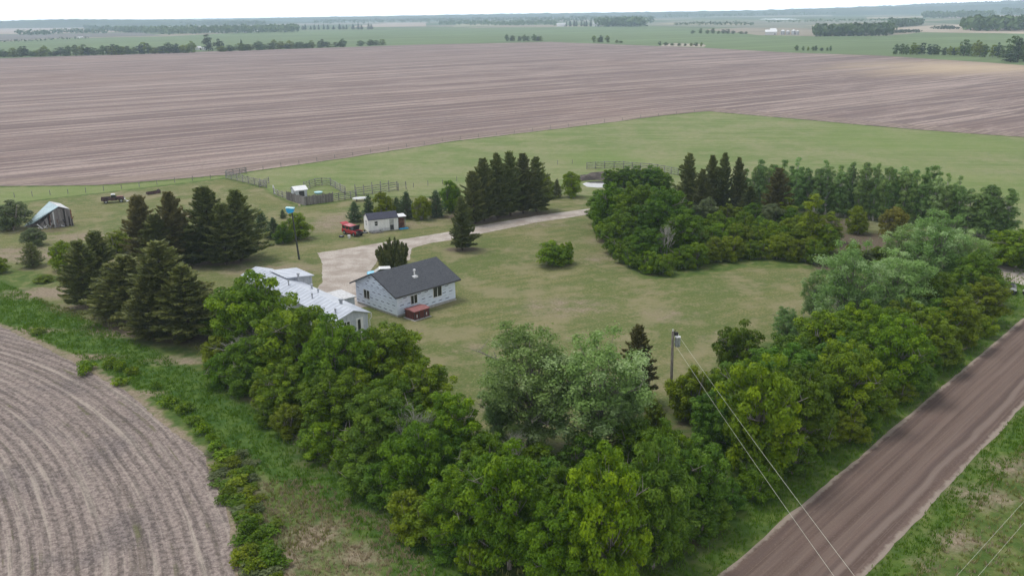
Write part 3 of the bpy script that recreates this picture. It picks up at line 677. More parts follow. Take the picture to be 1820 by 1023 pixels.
def planks(name, a, b, freq=6.0, ax=0):
    n = NT(name); v = n.obj(); sp = n.n('ShaderNodeSeparateXYZ'); n.set(sp.inputs[0], v)
    fl = n.math('FLOOR', n.math('MULTIPLY', n.math('ADD', sp.outputs[0], sp.outputs[1]), freq)) if ax == 2 else n.math('FLOOR', n.math('MULTIPLY', sp.outputs[ax], freq))
    wn = n.n('ShaderNodeTexWhiteNoise'); wn.noise_dimensions = '1D'; n.set(wn.inputs['W'], fl)
    c = n.mix(wn.outputs['Value'], a, b); f = n.noise(n.map(v, (3, 3, .6)), 3, 4, .7); c = n.mix(n.math('MULTIPLY', n.step(f, .45, .7), .5), c, tuple(x * .55 for x in a))
    return n.finish(c, .85, spec=.2)
M_ = dict(
    wrap=plain('house_wrap', (.70, .77, .89), .45, var=.015, scale=1.2), print=plain('wrap_print', (.075, .10, .20), .5), printf=plain('faint_wrap_print', (.36, .41, .52), .5),
    conc=plain('concrete', (.42, .41, .38), .9), glass=plain('window_glass', (.018, .022, .026), .08, spec=.8, var=0), white=plain('white_paint', (.74, .75, .76), .45, var=.06), dwhite=plain('weathered_white', (.56, .57, .58), .6, var=.1),
    black=plain('black_rubber', (.02, .02, .022), .7), dark=plain('dark_opening', (.03, .028, .03), .9), shing=shingles('dark_shingles', (.050, .055, .066), (.085, .092, .105)), navy=shingles('navy_shingles', (.040, .043, .066), (.062, .065, .092)),
    fascia=plain('fascia_board', (.05, .052, .058), .6), mroof=metal_roof('white_metal_roof', (.54, .58, .65), (.43, .47, .54), 0, 2.2), mside=planks('pale_siding', (.46, .50, .56), (.58, .61, .66), 5, 2), wside=planks('cream_siding', (.74, .75, .74), (.82, .82, .81), 4, 2),
    steel=plain('galvanised_steel', (.45, .47, .50), .4, .6), greyw=planks('weathered_boards', (.12, .11, .108), (.28, .26, .255), 7, 2), rail=plain('grey_rail_wood', (.235, .225, .22), .9, var=.25, scale=2), rust=plain('rusty_steel', (.085, .050, .052), .8, .2, var=.35, scale=2),
    redw=planks('red_brown_boards', (.10, .034, .030), (.16, .060, .050), 7, 2), redtop=plain('faded_red_cover', (.26, .105, .10), .7), red=plain('red_car_paint', (.42, .022, .035), .25, spec=.6, var=.05), lblue=plain('light_blue_paint', (.16, .52, .72), .25, spec=.6, var=.05),
    cyan=plain('cyan_plastic', (.03, .34, .62), .4), paleblue=plain('pale_blue_plastic', (.42, .68, .74), .4), broofl=metal_roof('barn_roof_metal', (.46, .62, .66), (.36, .47, .52), 0), pole=barkmat('pole_wood', (.20, .17, .15), (.34, .30, .27)), dpole=plain('dark_pole', (.05, .055, .05), .8),
    wire=plain('wire', (.50, .50, .42), .5, .4, var=0), brick=plain('brown_clutter', (.18, .085, .06), .9, var=.3, scale=2), tan=plain('tan_board', (.45, .36, .26), .8), chrome=plain('chrome', (.6, .6, .62), .2, .9, var=0), culv=plain('black_culvert_pipe', (.02, .02, .022), .4))

def frame_at(o, th): return thing
def window(parent, M, w, h, sash='v'):
    """M maps local x=right, z=up, y=outward to parent coordinates, origin at the window centre"""
    f = MB(M_['white']); t = .07
    f.box(-w / 2 - t, -w / 2, -.01, .05, -h / 2 - t, h / 2 + t, M=M); f.box(w / 2, w / 2 + t, -.01, .05, -h / 2 - t, h / 2 + t, M=M)
    f.box(-w / 2, w / 2, -.01, .05, -h / 2 - t, -h / 2, M=M); f.box(-w / 2, w / 2, -.01, .05, h / 2, h / 2 + t, M=M)
    if sash == 'v': f.box(-.035, .035, -.01, .045, -h / 2, h / 2, M=M)
    else: f.box(-w / 2, w / 2, -.01, .045, -.035, .035, M=M)
    fo = f.build('window', parent); MB(M_['glass']).box(-w / 2, w / 2, .004, .02, -h / 2, h / 2, M=M).build('pane', fo); return fo
def on_front(x, z, y=0.0): return Matrix.Translation((x, y, z)) @ Matrix.Rotation(math.pi, 4, 'Z')           # wall at y, facing -y
def on_left(y, z, x=0.0): return Matrix.Translation((x, y, z)) @ Matrix.Rotation(math.pi / 2, 4, 'Z')      # wall at x, facing -x
def gable_walls(LX, LY, hw, hr, mat, y0=0.0, mats=None, name='wall', parent=None, ry=None):
    b = MB(mats or mat); ry = (y0 + LY / 2) if ry is None else ry
    return b.prism([(y0, 0), (y0 + LY, 0), (y0 + LY, hw), (ry, hr), (y0, hw)], 0, LX, 'x').build(name, parent)
def gable_roof(LX, LY, hw, hr, mats, parent, ov=.4, ovx=.4, th=.14, y0=0.0, ry=None, name='roof'):
    ry = y0 + LY / 2 if ry is None else ry; b = MB(mats); 
    sa = (hr - hw) / (ry - y0); sb = (hr - hw) / (y0 + LY - ry); e = .02
    A = (y0 - ov, hw - sa * ov + e); R_ = (ry, hr + e); Z = (y0 + LY + ov, hw - sb * ov + e)
    b.prism([A, R_, Z, (Z[0], Z[1] + th), (ry, R_[1] + th), (A[0], A[1] + th)], -ovx, LX + ovx, 'x'); return b.build(name, parent)

# ------------------------------------------------------------------ unfinished cabin in house wrap
th = math.radians(45)
cab = thing('cabin', (-15.1, 110.0, 0), 'unfinished cabin in pale printed house wrap with a dark shingle roof', 'cabin', None, th)
LX, LY, HW, HR = 10.2, 9.1, 3.1, 5.15
wl = MB([M_['wrap'], M_['print'], M_['printf']]).prism([(0, .28), (LY, .28), (LY, HW), (LY / 2, HR), (0, HW)], 0, LX, 'x')
rg = random.Random(3)
for r_, z in enumerate((.62, 1.08, 1.5, 1.95, 2.4, 2.8)):
    strong = r_ % 2 == 0; L_ = .62 if strong else .5; hgt = .10 if strong else .055
    for side in (0, 1):
        s = .35 + (.6 if r_ % 4 == 0 else 0) + rg.uniform(0, .2); end = (LX if side == 0 else LY) - .7
        while s < end:
            sk = .05 if side == 0 else -.05; pts = [(s, z - hgt / 2), (s + L_, z - hgt / 2 + .04), (s + L_ + .06, z + hgt / 2 + .04), (s + .06, z + hgt / 2)]
            skip = (side == 0 and ((2.0 < s + .3 < 3.6 and 1.1 < z < 2.6) or (6.0 < s + .3 < 7.8 and 1.0 < z < 2.8))) or (side == 1 and 5.7 < s + .3 < 7.4 and 1.1 < z < 2.5)
            if not skip:
                P = [(a, -.004, b) for a, b in pts] if side == 0 else [(-.004, a, b) for a, b in reversed(pts)]
                wl.poly(P, 1 if strong else 2)
            s += 1.22 if strong else .95
for z in (3.25, 3.7, 4.2):
    s = 4.55 - (HR - z) * 1.9 + .2
    while s < 4.55 + (HR - z) * 1.9 - .7: wl.poly([(-.004, a, b) for a, b in reversed([(s, z), (s + .5, z + .03), (s + .55, z + .12), (s + .05, z + .09)])], 1); s += 1.3
wl.box(-.006, -.002, .1, LY - .1, 3.085, 3.115, 1)
wl.build('wall', cab)
MB(M_['conc']).box(.06, LX - .06, .06, LY - .06, -.05, .28).box(4.5, LX + .05, -.12, .05, 0, .16).build('foundation', cab)
gable_roof(LX, LY, HW, HR, M_['shing'], cab, .55, .6, .12)
sa = (HR - HW) / (LY / 2)
fb = MB(M_['fascia'])
for x in (-.625, LX + .595): fb.prism([(-.57, HW - sa * .57 - .06), (LY / 2, HR - .06), (LY + .57, HW - sa * .57 - .06), (LY + .57, HW - sa * .57 + .15), (LY / 2, HR + .15), (-.57, HW - sa * .57 + .15)], x, x + .03, 'x')
fb.box(-.59, LX + .59, -.60, -.555, HW - sa * .55 - .05, HW - sa * .55 + .14); fb.build('fascia', cab)
window(cab, on_front(2.85, 1.85), 1.05, 1.15); window(cab, on_front(6.95, 1.95), 1.45, 1.35); window(cab, on_left(6.6, 1.8), 1.25, 1.2)
v = MB(M_['white']); vz = HW + sa * 2.1; v.box(4.45, 5.15, 1.75, 2.45, vz - .1, vz + .22); v.tube([(4.8, 2.1, vz), (4.8, 2.1, vz + .95)], .09); v.tube([(4.8, 2.1, vz + .92), (4.8, 2.1, vz + 1.12)], .17); v.build('vent_pipe', cab)

g = G(737, 570)
tub = thing('covered_hot_tub', g, 'red-brown boarded box with a faded red lid against the cabin wall', 'wooden box', None, th)
b = MB([M_['redw'], M_['fascia'], M_['dwhite']]); b.box(0, 2.5, 0, 1.9, .12, 1.15)
for x in (0, .83, 1.66, 2.44): b.box(x - .03, x + .09, -.03, .0, .05, 1.15, 1)
b.box(.35, .5, -.035, -.004, .35, .75, 2); b.box(1.95, 2.1, -.035, -.004, .35, .7, 2); b.build('body', tub)
MB([M_['redtop']]).prism([(-.12, 1.17), (2.02, 1.17), (2.02, 1.25), (.95, 1.40), (-.12, 1.25)], -.12, 2.62, 'x').build('lid', tub, .03)
MB(M_['conc']).box(-.2, 2.7, -.25, 2.1, 0, .06).build('base', tub)

# ------------------------------------------------------------------ long mobile home with metal roof
u = Vector((-.648, .761)); thm = math.atan2(u.y, u.x)
mh = thing('mobile_home', (-19.75, 103.4, 0), 'long pale mobile home with a white metal roof half hidden by the tree belt', 'mobile home', None, thm)
# local +x runs to the far end; local +y is left of that, so the cabin side is -y
MHL = 26.7
gable_walls(MHL, 4.3, 2.55, 3.25, M_['mside'], -2.15, None, 'wall', mh)
gable_roof(MHL, 4.3, 2.55, 3.25, M_['mroof'], mh, .3, .3, .10, -2.15)
MB(M_['mside']).box(18.3, 23.0, -4.3, -2.17, 0, 2.75).prism([(-4.3, 2.75), (-.6, 2.75), (-.6, 3.35), (-4.3, 2.95)], 18.3, 23.0, 'x').build('side_room', mh)
MB(M_['mroof']).prism([(-4.55, 2.97), (-.3, 3.40), (-.3, 3.50), (-4.55, 3.07)], 18.0, 23.3, 'x').build('side_room_roof', mh)
MB(M_['mside']).box(7.3, 11.0, -4.6, -2.17, 0, 2.3).build('entry_porch', mh)
MB(M_['dwhite']).box(7.1, 11.2, -4.85, -2.46, 2.32, 2.44).build('entry_roof', mh)
M1 = Matrix.Translation((0, -.9, 1.2)) @ Matrix.Rotation(math.pi / 2, 4, 'Z')
d = MB([M_['white'], M_['steel']]).box(-.5, .5, -.01, .05, -1.15, .95, M=M1).build('door', mh); MB(M_['glass']).box(-.12, .28, .052, .06, -.9, .75, M=M1).build('door_glass', d)
window(mh, on_left(.95, 1.5), .9, 1.0)
for x in (4.0, 13.2, 15.5): window(mh, on_front(x, 1.6, -2.15), 1.2, .9)
for x in (3, 8, 13, 18, 23): window(mh, Matrix.Translation((x, 2.15, 1.6)), 1.2, .9)
for x, y, h_, r_ in ((3.6, -.5, .55, .20), (12.9, -1.4, .5, .12), (15.6, .6, .7, .08), (17.6, -1.9, 1.1, .14), (8.5, .9, .6, .08), (10.4, -1.0, .4, .1), (1.7, 1.4, .45, .09)):
    z = 3.3 - abs(y) * .325; MB(M_['steel']).tube([(x, y, z - .1), (x, y, z + h_)], r_).tube([(x, y, z + h_ - .04), (x, y, z + h_ + .16)], r_ * 1.6).build('roof_vent', mh)
MB(M_['white']).tube([(-.25, -2.48, 2.35), (-.25, -2.48, 1.9), (-.1, -2.3, 1.6), (-.1, -2.3, .1)], .06, 6).tube([(-.3, -2.5, 2.42), (MHL, -2.5, 2.42)], .06, 6).build('gutter', mh)

# ------------------------------------------------------------------ white garden shed, car and clutter
ths = math.radians(22.4)
sh = thing('storage_shed', (-26.1, 157.9, 0), 'white shed with a navy shingle roof and a grey door beside the driveway', 'shed', None, ths)
SL, SW = 5.6, 3.5
MB([M_['wside'], M_['dwhite']]).prism([(0, 0), (SW, 0), (SW, 2.35), (SW / 2, 3.15), (0, 2.35)], 0, SL, 'x').box(2.0, 4.0, -.02, -.003, .05, .6, 1).build('wall', sh)
gable_roof(SL, SW, 2.35, 3.15, M_['navy'], sh, .22, .08, .08)
window(sh, on_front(1.45, 1.55), .55, .8, 'h'); window(sh, on_left(1.6, 1.5), .5, 1.0, 'h')
d = MB([M_['steel']]).box(3.95, 4.8, -.05, .01, .05, 2.05).build('door', sh); MB(M_['fascia']).box(4.05, 4.7, -.056, -.052, .1, 1.0).build('door_panel', d); MB(M_['dark']).box(4.12, 4.2, -.09, -.06, 1.0, 1.08).build('handle', d)
def rel(o, th_, x, y, z=0): return Vector((o[0] + x * math.cos(th_) - y * math.sin(th_), o[1] + x * math.sin(th_) + y * math.cos(th_), z))
so_ = (-26.1, 157.9)
ln_ = thing('firewood_rack', rel(so_, ths, SL + .15, .6), 'brown wood stack under a small white roof at the right end of the white shed', 'wood rack', None, ths)
wb = MB(M_['brick']); rr_ = random.Random(5)
for i in range(9):
    for j in range(8): wb.tube([(.05 + rr_.uniform(0, .06), .12 + j * .2, .1 + i * .2), (1.25, .12 + j * .2, .1 + i * .2)], .095, 6)
wb.build('logs', ln_); MB(M_['white']).prism([(-.25, 2.25), (2.0, 2.35), (2.0, 2.42), (-.25, 2.32)], -.1, 1.6, 'x').build('roof', ln_)
for x, y in ((.0, -.05), (1.35, -.05), (0, 1.75), (1.35, 1.75)): MB(M_['rail']).box(x, x + .08, y, y + .08, 0, 2.27).build('post', ln_)
t = thing('blue_tarp', rel(so_, ths, SL + .1, -.5), 'crumpled blue tarp lying by the right end of the white shed', 'tarp', None, ths)
tv = []; tn = 9
for j in range(tn):
    for i in range(tn): tv.append((i * .22, j * .12, .05 + .35 * abs(mn.noise(Vector((i * .6, j * .6, 2))))))
tf = [(j * tn + i, j * tn + i + 1, (j + 1) * tn + i + 1, (j + 1) * tn + i) for j in range(tn - 1) for i in range(tn - 1)]
tm_ = np_mesh('sheet', tv, tf, M_['cyan']); link('sheet', tm_, t).modifiers.new('s', 'SOLIDIFY').thickness = .03
t = thing('lumber_pile', rel(so_, ths, .1, -1.3), 'low pile of pale scrap boards in front of the white shed', 'lumber', None, ths)
lb = MB([M_['dwhite'], M_['rail'], M_['dark']])
for i in range(11):
    z = .05 + .09 * (i % 4); lb.box(rr_.uniform(-.2, .2), rr_.uniform(1.6, 2.4), -.05 + .11 * i, .04 + .11 * i, z, z + .07, rr_.choice((0, 1, 1, 2)))
lb.build('boards', t)
t = thing('lawn_mower', rel(so_, ths, -1.2, -.4), 'small grey push mower parked at the left corner of the white shed', 'mower', None, ths)
MB([M_['steel'], M_['dark']]).box(0, .8, 0, .55, .12, .32).tube([(.4, .27, .3), (.4, .27, .58)], .17, 10, 1).build('deck', t, .03)
for x, y in ((.05, -.05), (.75, -.05), (.05, .6), (.75, .6)): MB(M_['black']).tube([(x, y - .03, .12), (x, y + .04, .12)], .12, 10).build('wheel', t)
MB(M_['steel']).tube([(.0, .05, .3), (-.7, .05, .95), (-.7, .5, .95), (0, .5, .3)], .018, 6).build('handle', t)

def wheel_set(root, xs, tw, r=.34, wdt=.22):
    for x in xs:
        for y in (-tw, tw):
            o = MB(M_['black']).tube([(x, y - wdt / 2, r), (x, y + wdt / 2, r)], r, 18).build('wheel', root)
            s = 1 if y > 0 else -1; MB(M_['steel']).tube([(x, y + s * (wdt / 2 - .02), r), (x, y + s * (wdt / 2 + .012), r)], r * .6, 14).build('rim', o)
# red utility vehicle, tailgate and hood both up
gs = G(627, 417); thv = math.radians(-44)
sv = thing('red_suv', gs, 'red utility vehicle with its tailgate and hood raised beside the white shed', 'car', None, thv)
b = MB([M_['red'], M_['dark'], M_['black']])
b.prism([(-2.15, .42), (1.25, .42), (1.25, 1.02), (.95, 1.06), (-2.15, 1.06)], -.86, .86, 'y')
b.box(1.25, 2.1, -.86, -.70, .45, 1.0); b.box(1.25, 2.1, .70, .86, .45, 1.0); b.box(1.25, 2.08, -.69, .69, .4, .78, 1); b.box(2.1, 2.22, -.86, .86, .38, .72, 2); b.box(-2.28, -2.15, -.82, .82, .38, .62, 2)
for x in (-1.35, 1.45):
    for s in (-1, 1): b.tube([(x, s * .79, .4), (x, s * .875, .4)], .42, 16, 2)
b.build('body', sv, .03)
cabm = MB([M_['red'], M_['glass']]); cabm.prism([(-2.1, 1.05), (.95, 1.05), (.35, 1.66), (-1.95, 1.70)], -.78, .78, 'y', 1)
cabm.prism([(-1.98, 1.66), (.38, 1.62), (.30, 1.72), (-1.9, 1.76)], -.80, .80, 'y', 0)
for x in (-2.05, -1.05, -.1): cabm.prism([(x, 1.05), (x + .12, 1.05), (x + .14, 1.68), (x + .03, 1.68)], -.80, .80, 'y', 0)
cabm.build('cabin', sv)
MB([M_['red'], M_['glass']]).prism([(-2.0, 1.74), (-1.98, 1.80), (-2.75, 2.02), (-2.77, 1.95)], -.72, .72, 'y', 0).build('tailgate', sv)
MB([M_['red'], M_['dark']]).prism([(1.0, 1.07), (1.08, 1.07), (1.45, 1.98), (1.38, 2.0)], -.70, .70, 'y', 1).build('hood', sv)
MB([M_['dark'], M_['steel']]).box(1.35, 1.9, -.35, .35, .78, .95).box(1.42, 1.75, -.62, -.42, .78, .93, 1).build('engine', sv)
for y in (-.62, .62): MB(M_['chrome']).box(2.10, 2.13, y - .14, y + .14, .74, .92).build('headlight', sv)
wheel_set(sv, (-1.35, 1.45), .80)
t = thing('plastic_bucket', G(620.5, 423), 'white plastic bucket standing in front of the red vehicle', 'bucket')
MB(M_['white']).tube([(0, 0, 0), (0, 0, .5)], [.22, .27], 14).build('tub', t); MB(M_['white']).tube([(0, 0, .5), (0, 0, .54)], .29, 14).build('lid', t)
t = thing('spare_tyre', G(607, 421), 'black spare tyre lying flat on the grass left of the red vehicle', 'tyre')
MB(M_['black']).tube([(.38 * math.cos(a), .38 * math.sin(a), .13) for a in [i * math.pi / 8 for i in range(17)]], .13, 8).build('tread', t); MB(M_['steel']).tube([(0, 0, .06), (0, 0, .2)], .26, 14).build('rim', t)
# parked pale blue car behind the cabin
gc = G(679, 492); thc = math.radians(12)
cr_ = thing('parked_car', gc, 'light blue car with a white roof parked on the gravel behind the cabin', 'car', None, thc)
MB([M_['lblue'], M_['black']]).prism([(-2.2, .32), (2.2, .32), (2.25, .62), (2.15, .82), (-.95, .95), (-1.1, .9), (-2.1, .8), (-2.25, .6)], -.87, .87, 'y').build('body', cr_, .05)
MB([M_['glass'], M_['white']]).prism([(-1.15, .9), (2.0, .86), (1.3, 1.38), (-.35, 1.42)], -.74, .74, 'y', 0).prism([(-.40, 1.40), (1.38, 1.36), (1.25, 1.45), (-.3, 1.49)], -.72, .72, 'y', 1).build('cabin', cr_)
for y in (-.6, .6): MB(M_['chrome']).box(-2.26, -2.22, y - .16, y + .16, .55, .7).build('headlight', cr_)
wheel_set(cr_, (-1.4, 1.4), .78, .32, .2)

# ------------------------------------------------------------------ old pickup and wagon in the grass
thp = math.atan2(2.0, 4.7)
pk = thing('old_pickup', G(203, 359.5), 'old rusty dark pickup truck parked in the grass behind the barn', 'pickup truck', None, thp)
b = MB([M_['rust'], M_['dark'], M_['redtop']])
b.box(-2.5, -.55, -.78, -.70, .6, 1.25); b.box(-2.5, -.55, .70, .78, .6, 1.25); b.box(-2.5, -2.42, -.7, .7, .6, 1.25); b.box(-.62, -.55, -.7, .7, .6, 1.25); b.box(-2.42, -.62, -.7, .7, .6, .68, 1); b.build('cargo_bed', pk)
MB([M_['rust'], M_['glass'], M_['dwhite']]).prism([(-.55, .5), (.65, .5), (.65, 1.2), (-.55, 1.2)], -.82, .82, 'y').prism([(-.5, 1.2), (.62, 1.2), (.38, 1.72), (-.42, 1.74)], -.7, .7, 'y', 1).prism([(-.48, 1.72), (.42, 1.70), (.3, 1.84), (-.36, 1.86)], -.72, .72, 'y', 2).build('cabin', pk, .03)
MB([M_['rust'], M_['redtop']]).prism([(.65, .6), (2.05, .6), (2.1, 1.0), (1.95, 1.2), (.65, 1.26)], -.45, .45, 'y').prism([(.66, 1.265), (1.9, 1.21), (1.9, 1.23), (.66, 1.30)], -.40, .40, 'y', 1).build('hood', pk, .04)
for s in (-1, 1):
    a, c_ = sorted((s * .46, s * .88)); MB(M_['rust']).prism([(.75, .5), (1.0, .95), (1.6, 1.02), (2.1, .8), (2.15, .5)], a, c_, 'y').build('fender', pk, .04); a, c_ = sorted((s * .79, s * .95)); MB(M_['rust']).prism([(-2.2, .5), (-2.05, .88), (-1.35, .92), (-1.1, .5)], a, c_, 'y').build('rear_fender', pk, .04)
MB(M_['chrome']).box(2.18, 2.28, -.85, .85, .45, .6).build('bumper', pk)
for y in (-.62, .62): MB(M_['chrome']).tube([(2.08, y, .78), (2.18, y, .78)], .11, 12).build('headlight', pk)
wheel_set(pk, (-1.6, 1.45), .78, .38, .2)
t = thing('metal_ramp', G(232, 357), 'pale sheet of metal lying in the grass ahead of the old pickup', 'sheet', None, thp); MB(M_['dwhite']).box(-.9, 1.1, -.5, .5, .05, .12).box(-.9, -.8, -.5, .5, 0, .3).build('panel', t)
t = thing('wagon_box', G(273, 344.5), 'long dark rusty wagon box lying in the grass beyond the pickup', 'wagon box', None, math.radians(44))
MB(M_['rust']).box(-1.5, 1.5, -.5, -.42, .1, .6).box(-1.5, 1.5, .42, .5, .1, .6).box(-1.5, -1.42, -.42, .42, .1, .6).box(1.42, 1.5, -.42, .42, .1, .75).box(-1.42, 1.42, -.42, .42, .1, .2).build('box', t); MB(M_['rust']).tube([(.9, -.3, .7), (1.3, .3, .75)], .22, 10).build('drum', t)

# ------------------------------------------------------------------ leaning old barn
def slab(mb, P, t_, mi=0):
    P = [Vector(p) for p in P]; nn = (P[1] - P[0]).cross(P[2] - P[0]).normalized() * t_; n_ = len(P); k_ = len(mb.v)
    mb.v += [tuple(p) for p in P] + [tuple(p + nn) for p in P]; mb.f.append(tuple(k_ + i for i in reversed(range(n_)))); mb.m.append(mi); mb.f.append(tuple(k_ + n_ + i for i in range(n_))); mb.m.append(mi)
    for i in range(n_): j = (i + 1) % n_; mb.f.append((k_ + i, k_ + j, k_ + n_ + j, k_ + n_ + i)); mb.m.append(mi)
BO = G(96, 406); 
bn = thing('collapsing_barn', BO, 'leaning weathered barn with a pale blue metal roof sliding to the ground', 'barn')
def BL(px, py, z): return G(px, py, z) - BO
rF, rB, L1, L0 = BL(104, 367.5, 3.8), BL(88, 358.5, 4.0), BL(57, 398, .7), BL(43, 402.5, .25)
eF, eB = BL(123, 371.5, 3.2), BL(107, 362, 3.3)
bm_ = MB(M_['broofl']); slab(bm_, [rF, rB, L0, L1], .08); bm_.build('roof', bn)
bm_ = MB(M_['dwhite']); slab(bm_, [eF, eB, rB, rF], .08); bm_.build('roof_slope', bn)
wf = MB([M_['greyw'], M_['brick'], M_['dwhite'], M_['dark']])
base0, base1 = BL(68, 408, 0), BL(131, 401, 0)
nb = 26; rz_ = random.Random(9)
for i in range(nb):
    t0, t1 = i / nb, (i + .82) / nb; a = base0.lerp(base1, t0); b_ = base0.lerp(base1, t1)
    def topz(q, t):
        k1 = (rF.x - base0.x) / (base1.x - base0.x)
        return L1.z + (rF.z - L1.z) * min(1, t / max(.01, k1)) if t < k1 else rF.z + (eF.z - rF.z) * (t - k1) / (1 - k1)
    if rz_.random() < (.5 if t0 < .5 else .3): 
        if rz_.random() < .5: continue
        lo = rz_.uniform(.3, .6) * topz(a, t0)
    else: lo = 0
    A0, B0 = a + Vector((0, 0, lo)), b_ + Vector((0, 0, lo)); lean_ = Vector((-.10, .25, 0)) * 1.2
    tz = topz(a, t0) - .12; tz2 = topz(b_, t1) - .12
    slab(wf, [A0, B0, Vector((b_.x, b_.y, tz2)) + lean_ * tz2 * .25, Vector((a.x, a.y, tz)) + lean_ * tz * .25], .03, rz_.choice((0, 0, 0, 0, 1, 2)) if t0 > .3 else 0)
wf.build('front_boards', bn)
bb0, bb1 = base1, base1 + (rB - rF) * Vector((1, 1, 0)); sw = MB(M_['greyw']); slab(sw, [bb0, bb1, Vector((eB.x, eB.y, eB.z - .1)), Vector((eF.x, eF.y, eF.z - .1))], .06); sw.build('side_wall', bn)
q0, q1 = L0 + Vector((.4, .2, 0)), bb1; bw = MB(M_['greyw']); slab(bw, [Vector((q0.x, q0.y, 0)), Vector((q0.x, q0.y, .3)), rB + Vector((0, 0, -.25)), Vector((eB.x, eB.y, eB.z - .2)), Vector((q1.x, q1.y, 0))], .06); bw.build('back_wall', bn)
dbm = MB([M_['dwhite'], M_['rail'], M_['brick'], M_['dark']])
for i in range(34):
    p = base0.lerp(base1, rz_.uniform(.1, .85)) + Vector((rz_.uniform(-.2, .2), rz_.uniform(-.5, 1.6), .1)); q = p + Vector((rz_.uniform(-1, 1), rz_.uniform(-.4, .4), rz_.uniform(.1, 1.6))); dbm.tube([p, q], rz_.uniform(.04, .1), 4, rz_.choice((0, 1, 1, 2, 3)))
dbm.build('fallen_boards', bn)

# ------------------------------------------------------------------ pens, fences, gates
def rail_fence(pts, nposts, h, nrails, label, group='grey rail fences around the animal pens', rails='rail', boards=False, hpost=.15, name='rail_fence', cat='fence', rr=.085):
    W_ = [G(*p) for p in pts]; o = W_[0]; t = thing(name, o, label, cat, group)
    seg = [(W_[i + 1] - W_[i]).length for i in range(len(W_) - 1)]; T = sum(seg)
    def at(s):
        i = 0
        while i < len(seg) - 1 and s > seg[i]: s -= seg[i]; i += 1
        return W_[i].lerp(W_[i + 1], min(1, s / seg[i])) - o
    rf = random.Random(int(T * 100))
    for k in range(nposts):
        p = at(T * k / (nposts - 1)); MB(M_['rail']).tube([p + Vector((0, 0, -.1)), p + Vector((rf.uniform(-.05, .05), rf.uniform(-.05, .05), h + hpost * rf.uniform(.3, 1.6)))], .10, 7).build('post', t)
    if boards:
        b = MB(M_['greyw']); n_ = int(T / .17)
        for k in range(n_):
            p = at(T * k / n_); q = at(T * (k + .9) / n_); hh = h * rf.uniform(.9, 1.06); slab(b, [p, q, q + Vector((0, 0, hh)), p + Vector((0, 0, hh))], .025)
        b.build('boards', t)
    else:
        for r_ in range(nrails):
            z = .28 + (h - .32) * r_ / (nrails - 1)
            b = MB(M_['rail'])
            for k in range(nposts - 1):
                p = at(T * k / (nposts - 1)); q = at(T * (k + 1) / (nposts - 1)); f = Vector((0, -.09, 0)); b.tube([p + f + Vector((0, 0, z + rf.uniform(-.06, .06))), q + f + Vector((0, 0, z + rf.uniform(-.06, .06)))], rr, 5)
            b.build('rail', t)
    return t
rail_fence([(402, 317), (474, 334)], 8, 1.7, 5, 'pale grey rail fence slanting down left of the small white animal shed')
rail_fence([(403, 313), (438, 308)], 4, 1.5, 4, 'short dark rail fence along the field edge at the top left')
rail_fence([(461, 333), (478, 325)], 3, 1.3, 3, 'short pale gate-like rail section at the open corner of the paddock')
rail_fence([(541, 337), (566, 329), (588, 330)], 5, 1.7, 4, 'rail fence at the back of the small pen with the blue tub')
rail_fence([(588, 330), (614, 345)], 4, 1.6, 4, 'rail fence at the right side of the small pen with the blue tub')
rail_fence([(510, 355), (541, 365), (592, 358)], 8, 1.9, 0, 'solid upright board fence in front of the small white animal shed', None, boards=True, name='board_fence')
rail_fence([(487, 345), (510, 354)], 4, 1.3, 3, 'low rail fence left of the upright board fence')
rail_fence([(592, 358), (634, 351)], 5, 1.6, 4, 'rail fence joining the right end of the upright board fence')
rail_fence([(632, 349), (706, 338)], 6, 1.9, 4, 'tall dark rail fence behind the overturned white boat', hpost=.5)
rail_fence([(1043, 301), (1075, 299), (1110, 299), (1140, 302), (1170, 305), (1205, 312)], 12, 1.7, 4, 'long curved rail fence on the far side of the pond', None)
gt = rail_fence([(708, 339), (722, 336)], 2, 1.6, 5, 'thin wire gate at the right end of the tall dark rail fence', None, name='wire_gate', cat='gate', rr=.02)
t = thing('leaning_board', G(488, 344), 'white board leaning upright at the left end of the pen fence', 'board'); slab(b_ := MB(M_['white']), [(-.15, 0, 0), (.2, 0, 0), (-.05, .1, 1.9), (-.35, .1, 1.9)], .05); b_.build('plank', t)
as_ = thing('animal_shelter', G(526, 352.5), 'small pale shelter with a white gable roof inside the pen', 'shelter', None, math.radians(32))
# two-faced hut: closed front with a dark panel to the right, siding to the left
MB([M_['mside'], M_['dark']]).prism([(0, 0), (2.9, 0), (2.9, 1.75), (1.45, 2.35), (0, 1.75)], 0, 2.6, 'x').build('wall', as_)
MB([M_['fascia']]).box(.75, 2.0, -.03, -.004, .25, 1.45).build('opening_shade', as_); MB([M_['fascia']]).box(-.03, -.004, .8, 1.1, .05, 1.6).build('door_gap_shade', as_)  # dark panels on solid walls, coloured as the shade inside a doorway and gap
gable_roof(2.6, 2.9, 1.75, 2.35, M_['white'], as_, .25, .25, .07)
t = thing('paddling_pool', G(566, 344), 'round pale blue tub lying in the grass of the small pen', 'tub'); MB([M_['paleblue']]).tube([(0, 0, 0), (0, 0, .35)], [.75, .9], 20).tube([(0, 0, .35), (0, 0, .40)], .97, 20).build('tub', t)
t = thing('grey_stone', G(532, 366), 'small pale rock at the foot of the upright board fence', 'rock'); MB(M_['tan']).tube([(0, 0, 0), (0, 0, .2), (0, 0, .34)], [.3, .25, .1], 7).build('rock', t)
t = thing('overturned_boat', G(641, 357), 'white flat hull resting upside down in front of the tall dark rail fence', 'boat', None, math.radians(14))
hb = MB([M_['white'], M_['dark']]); 
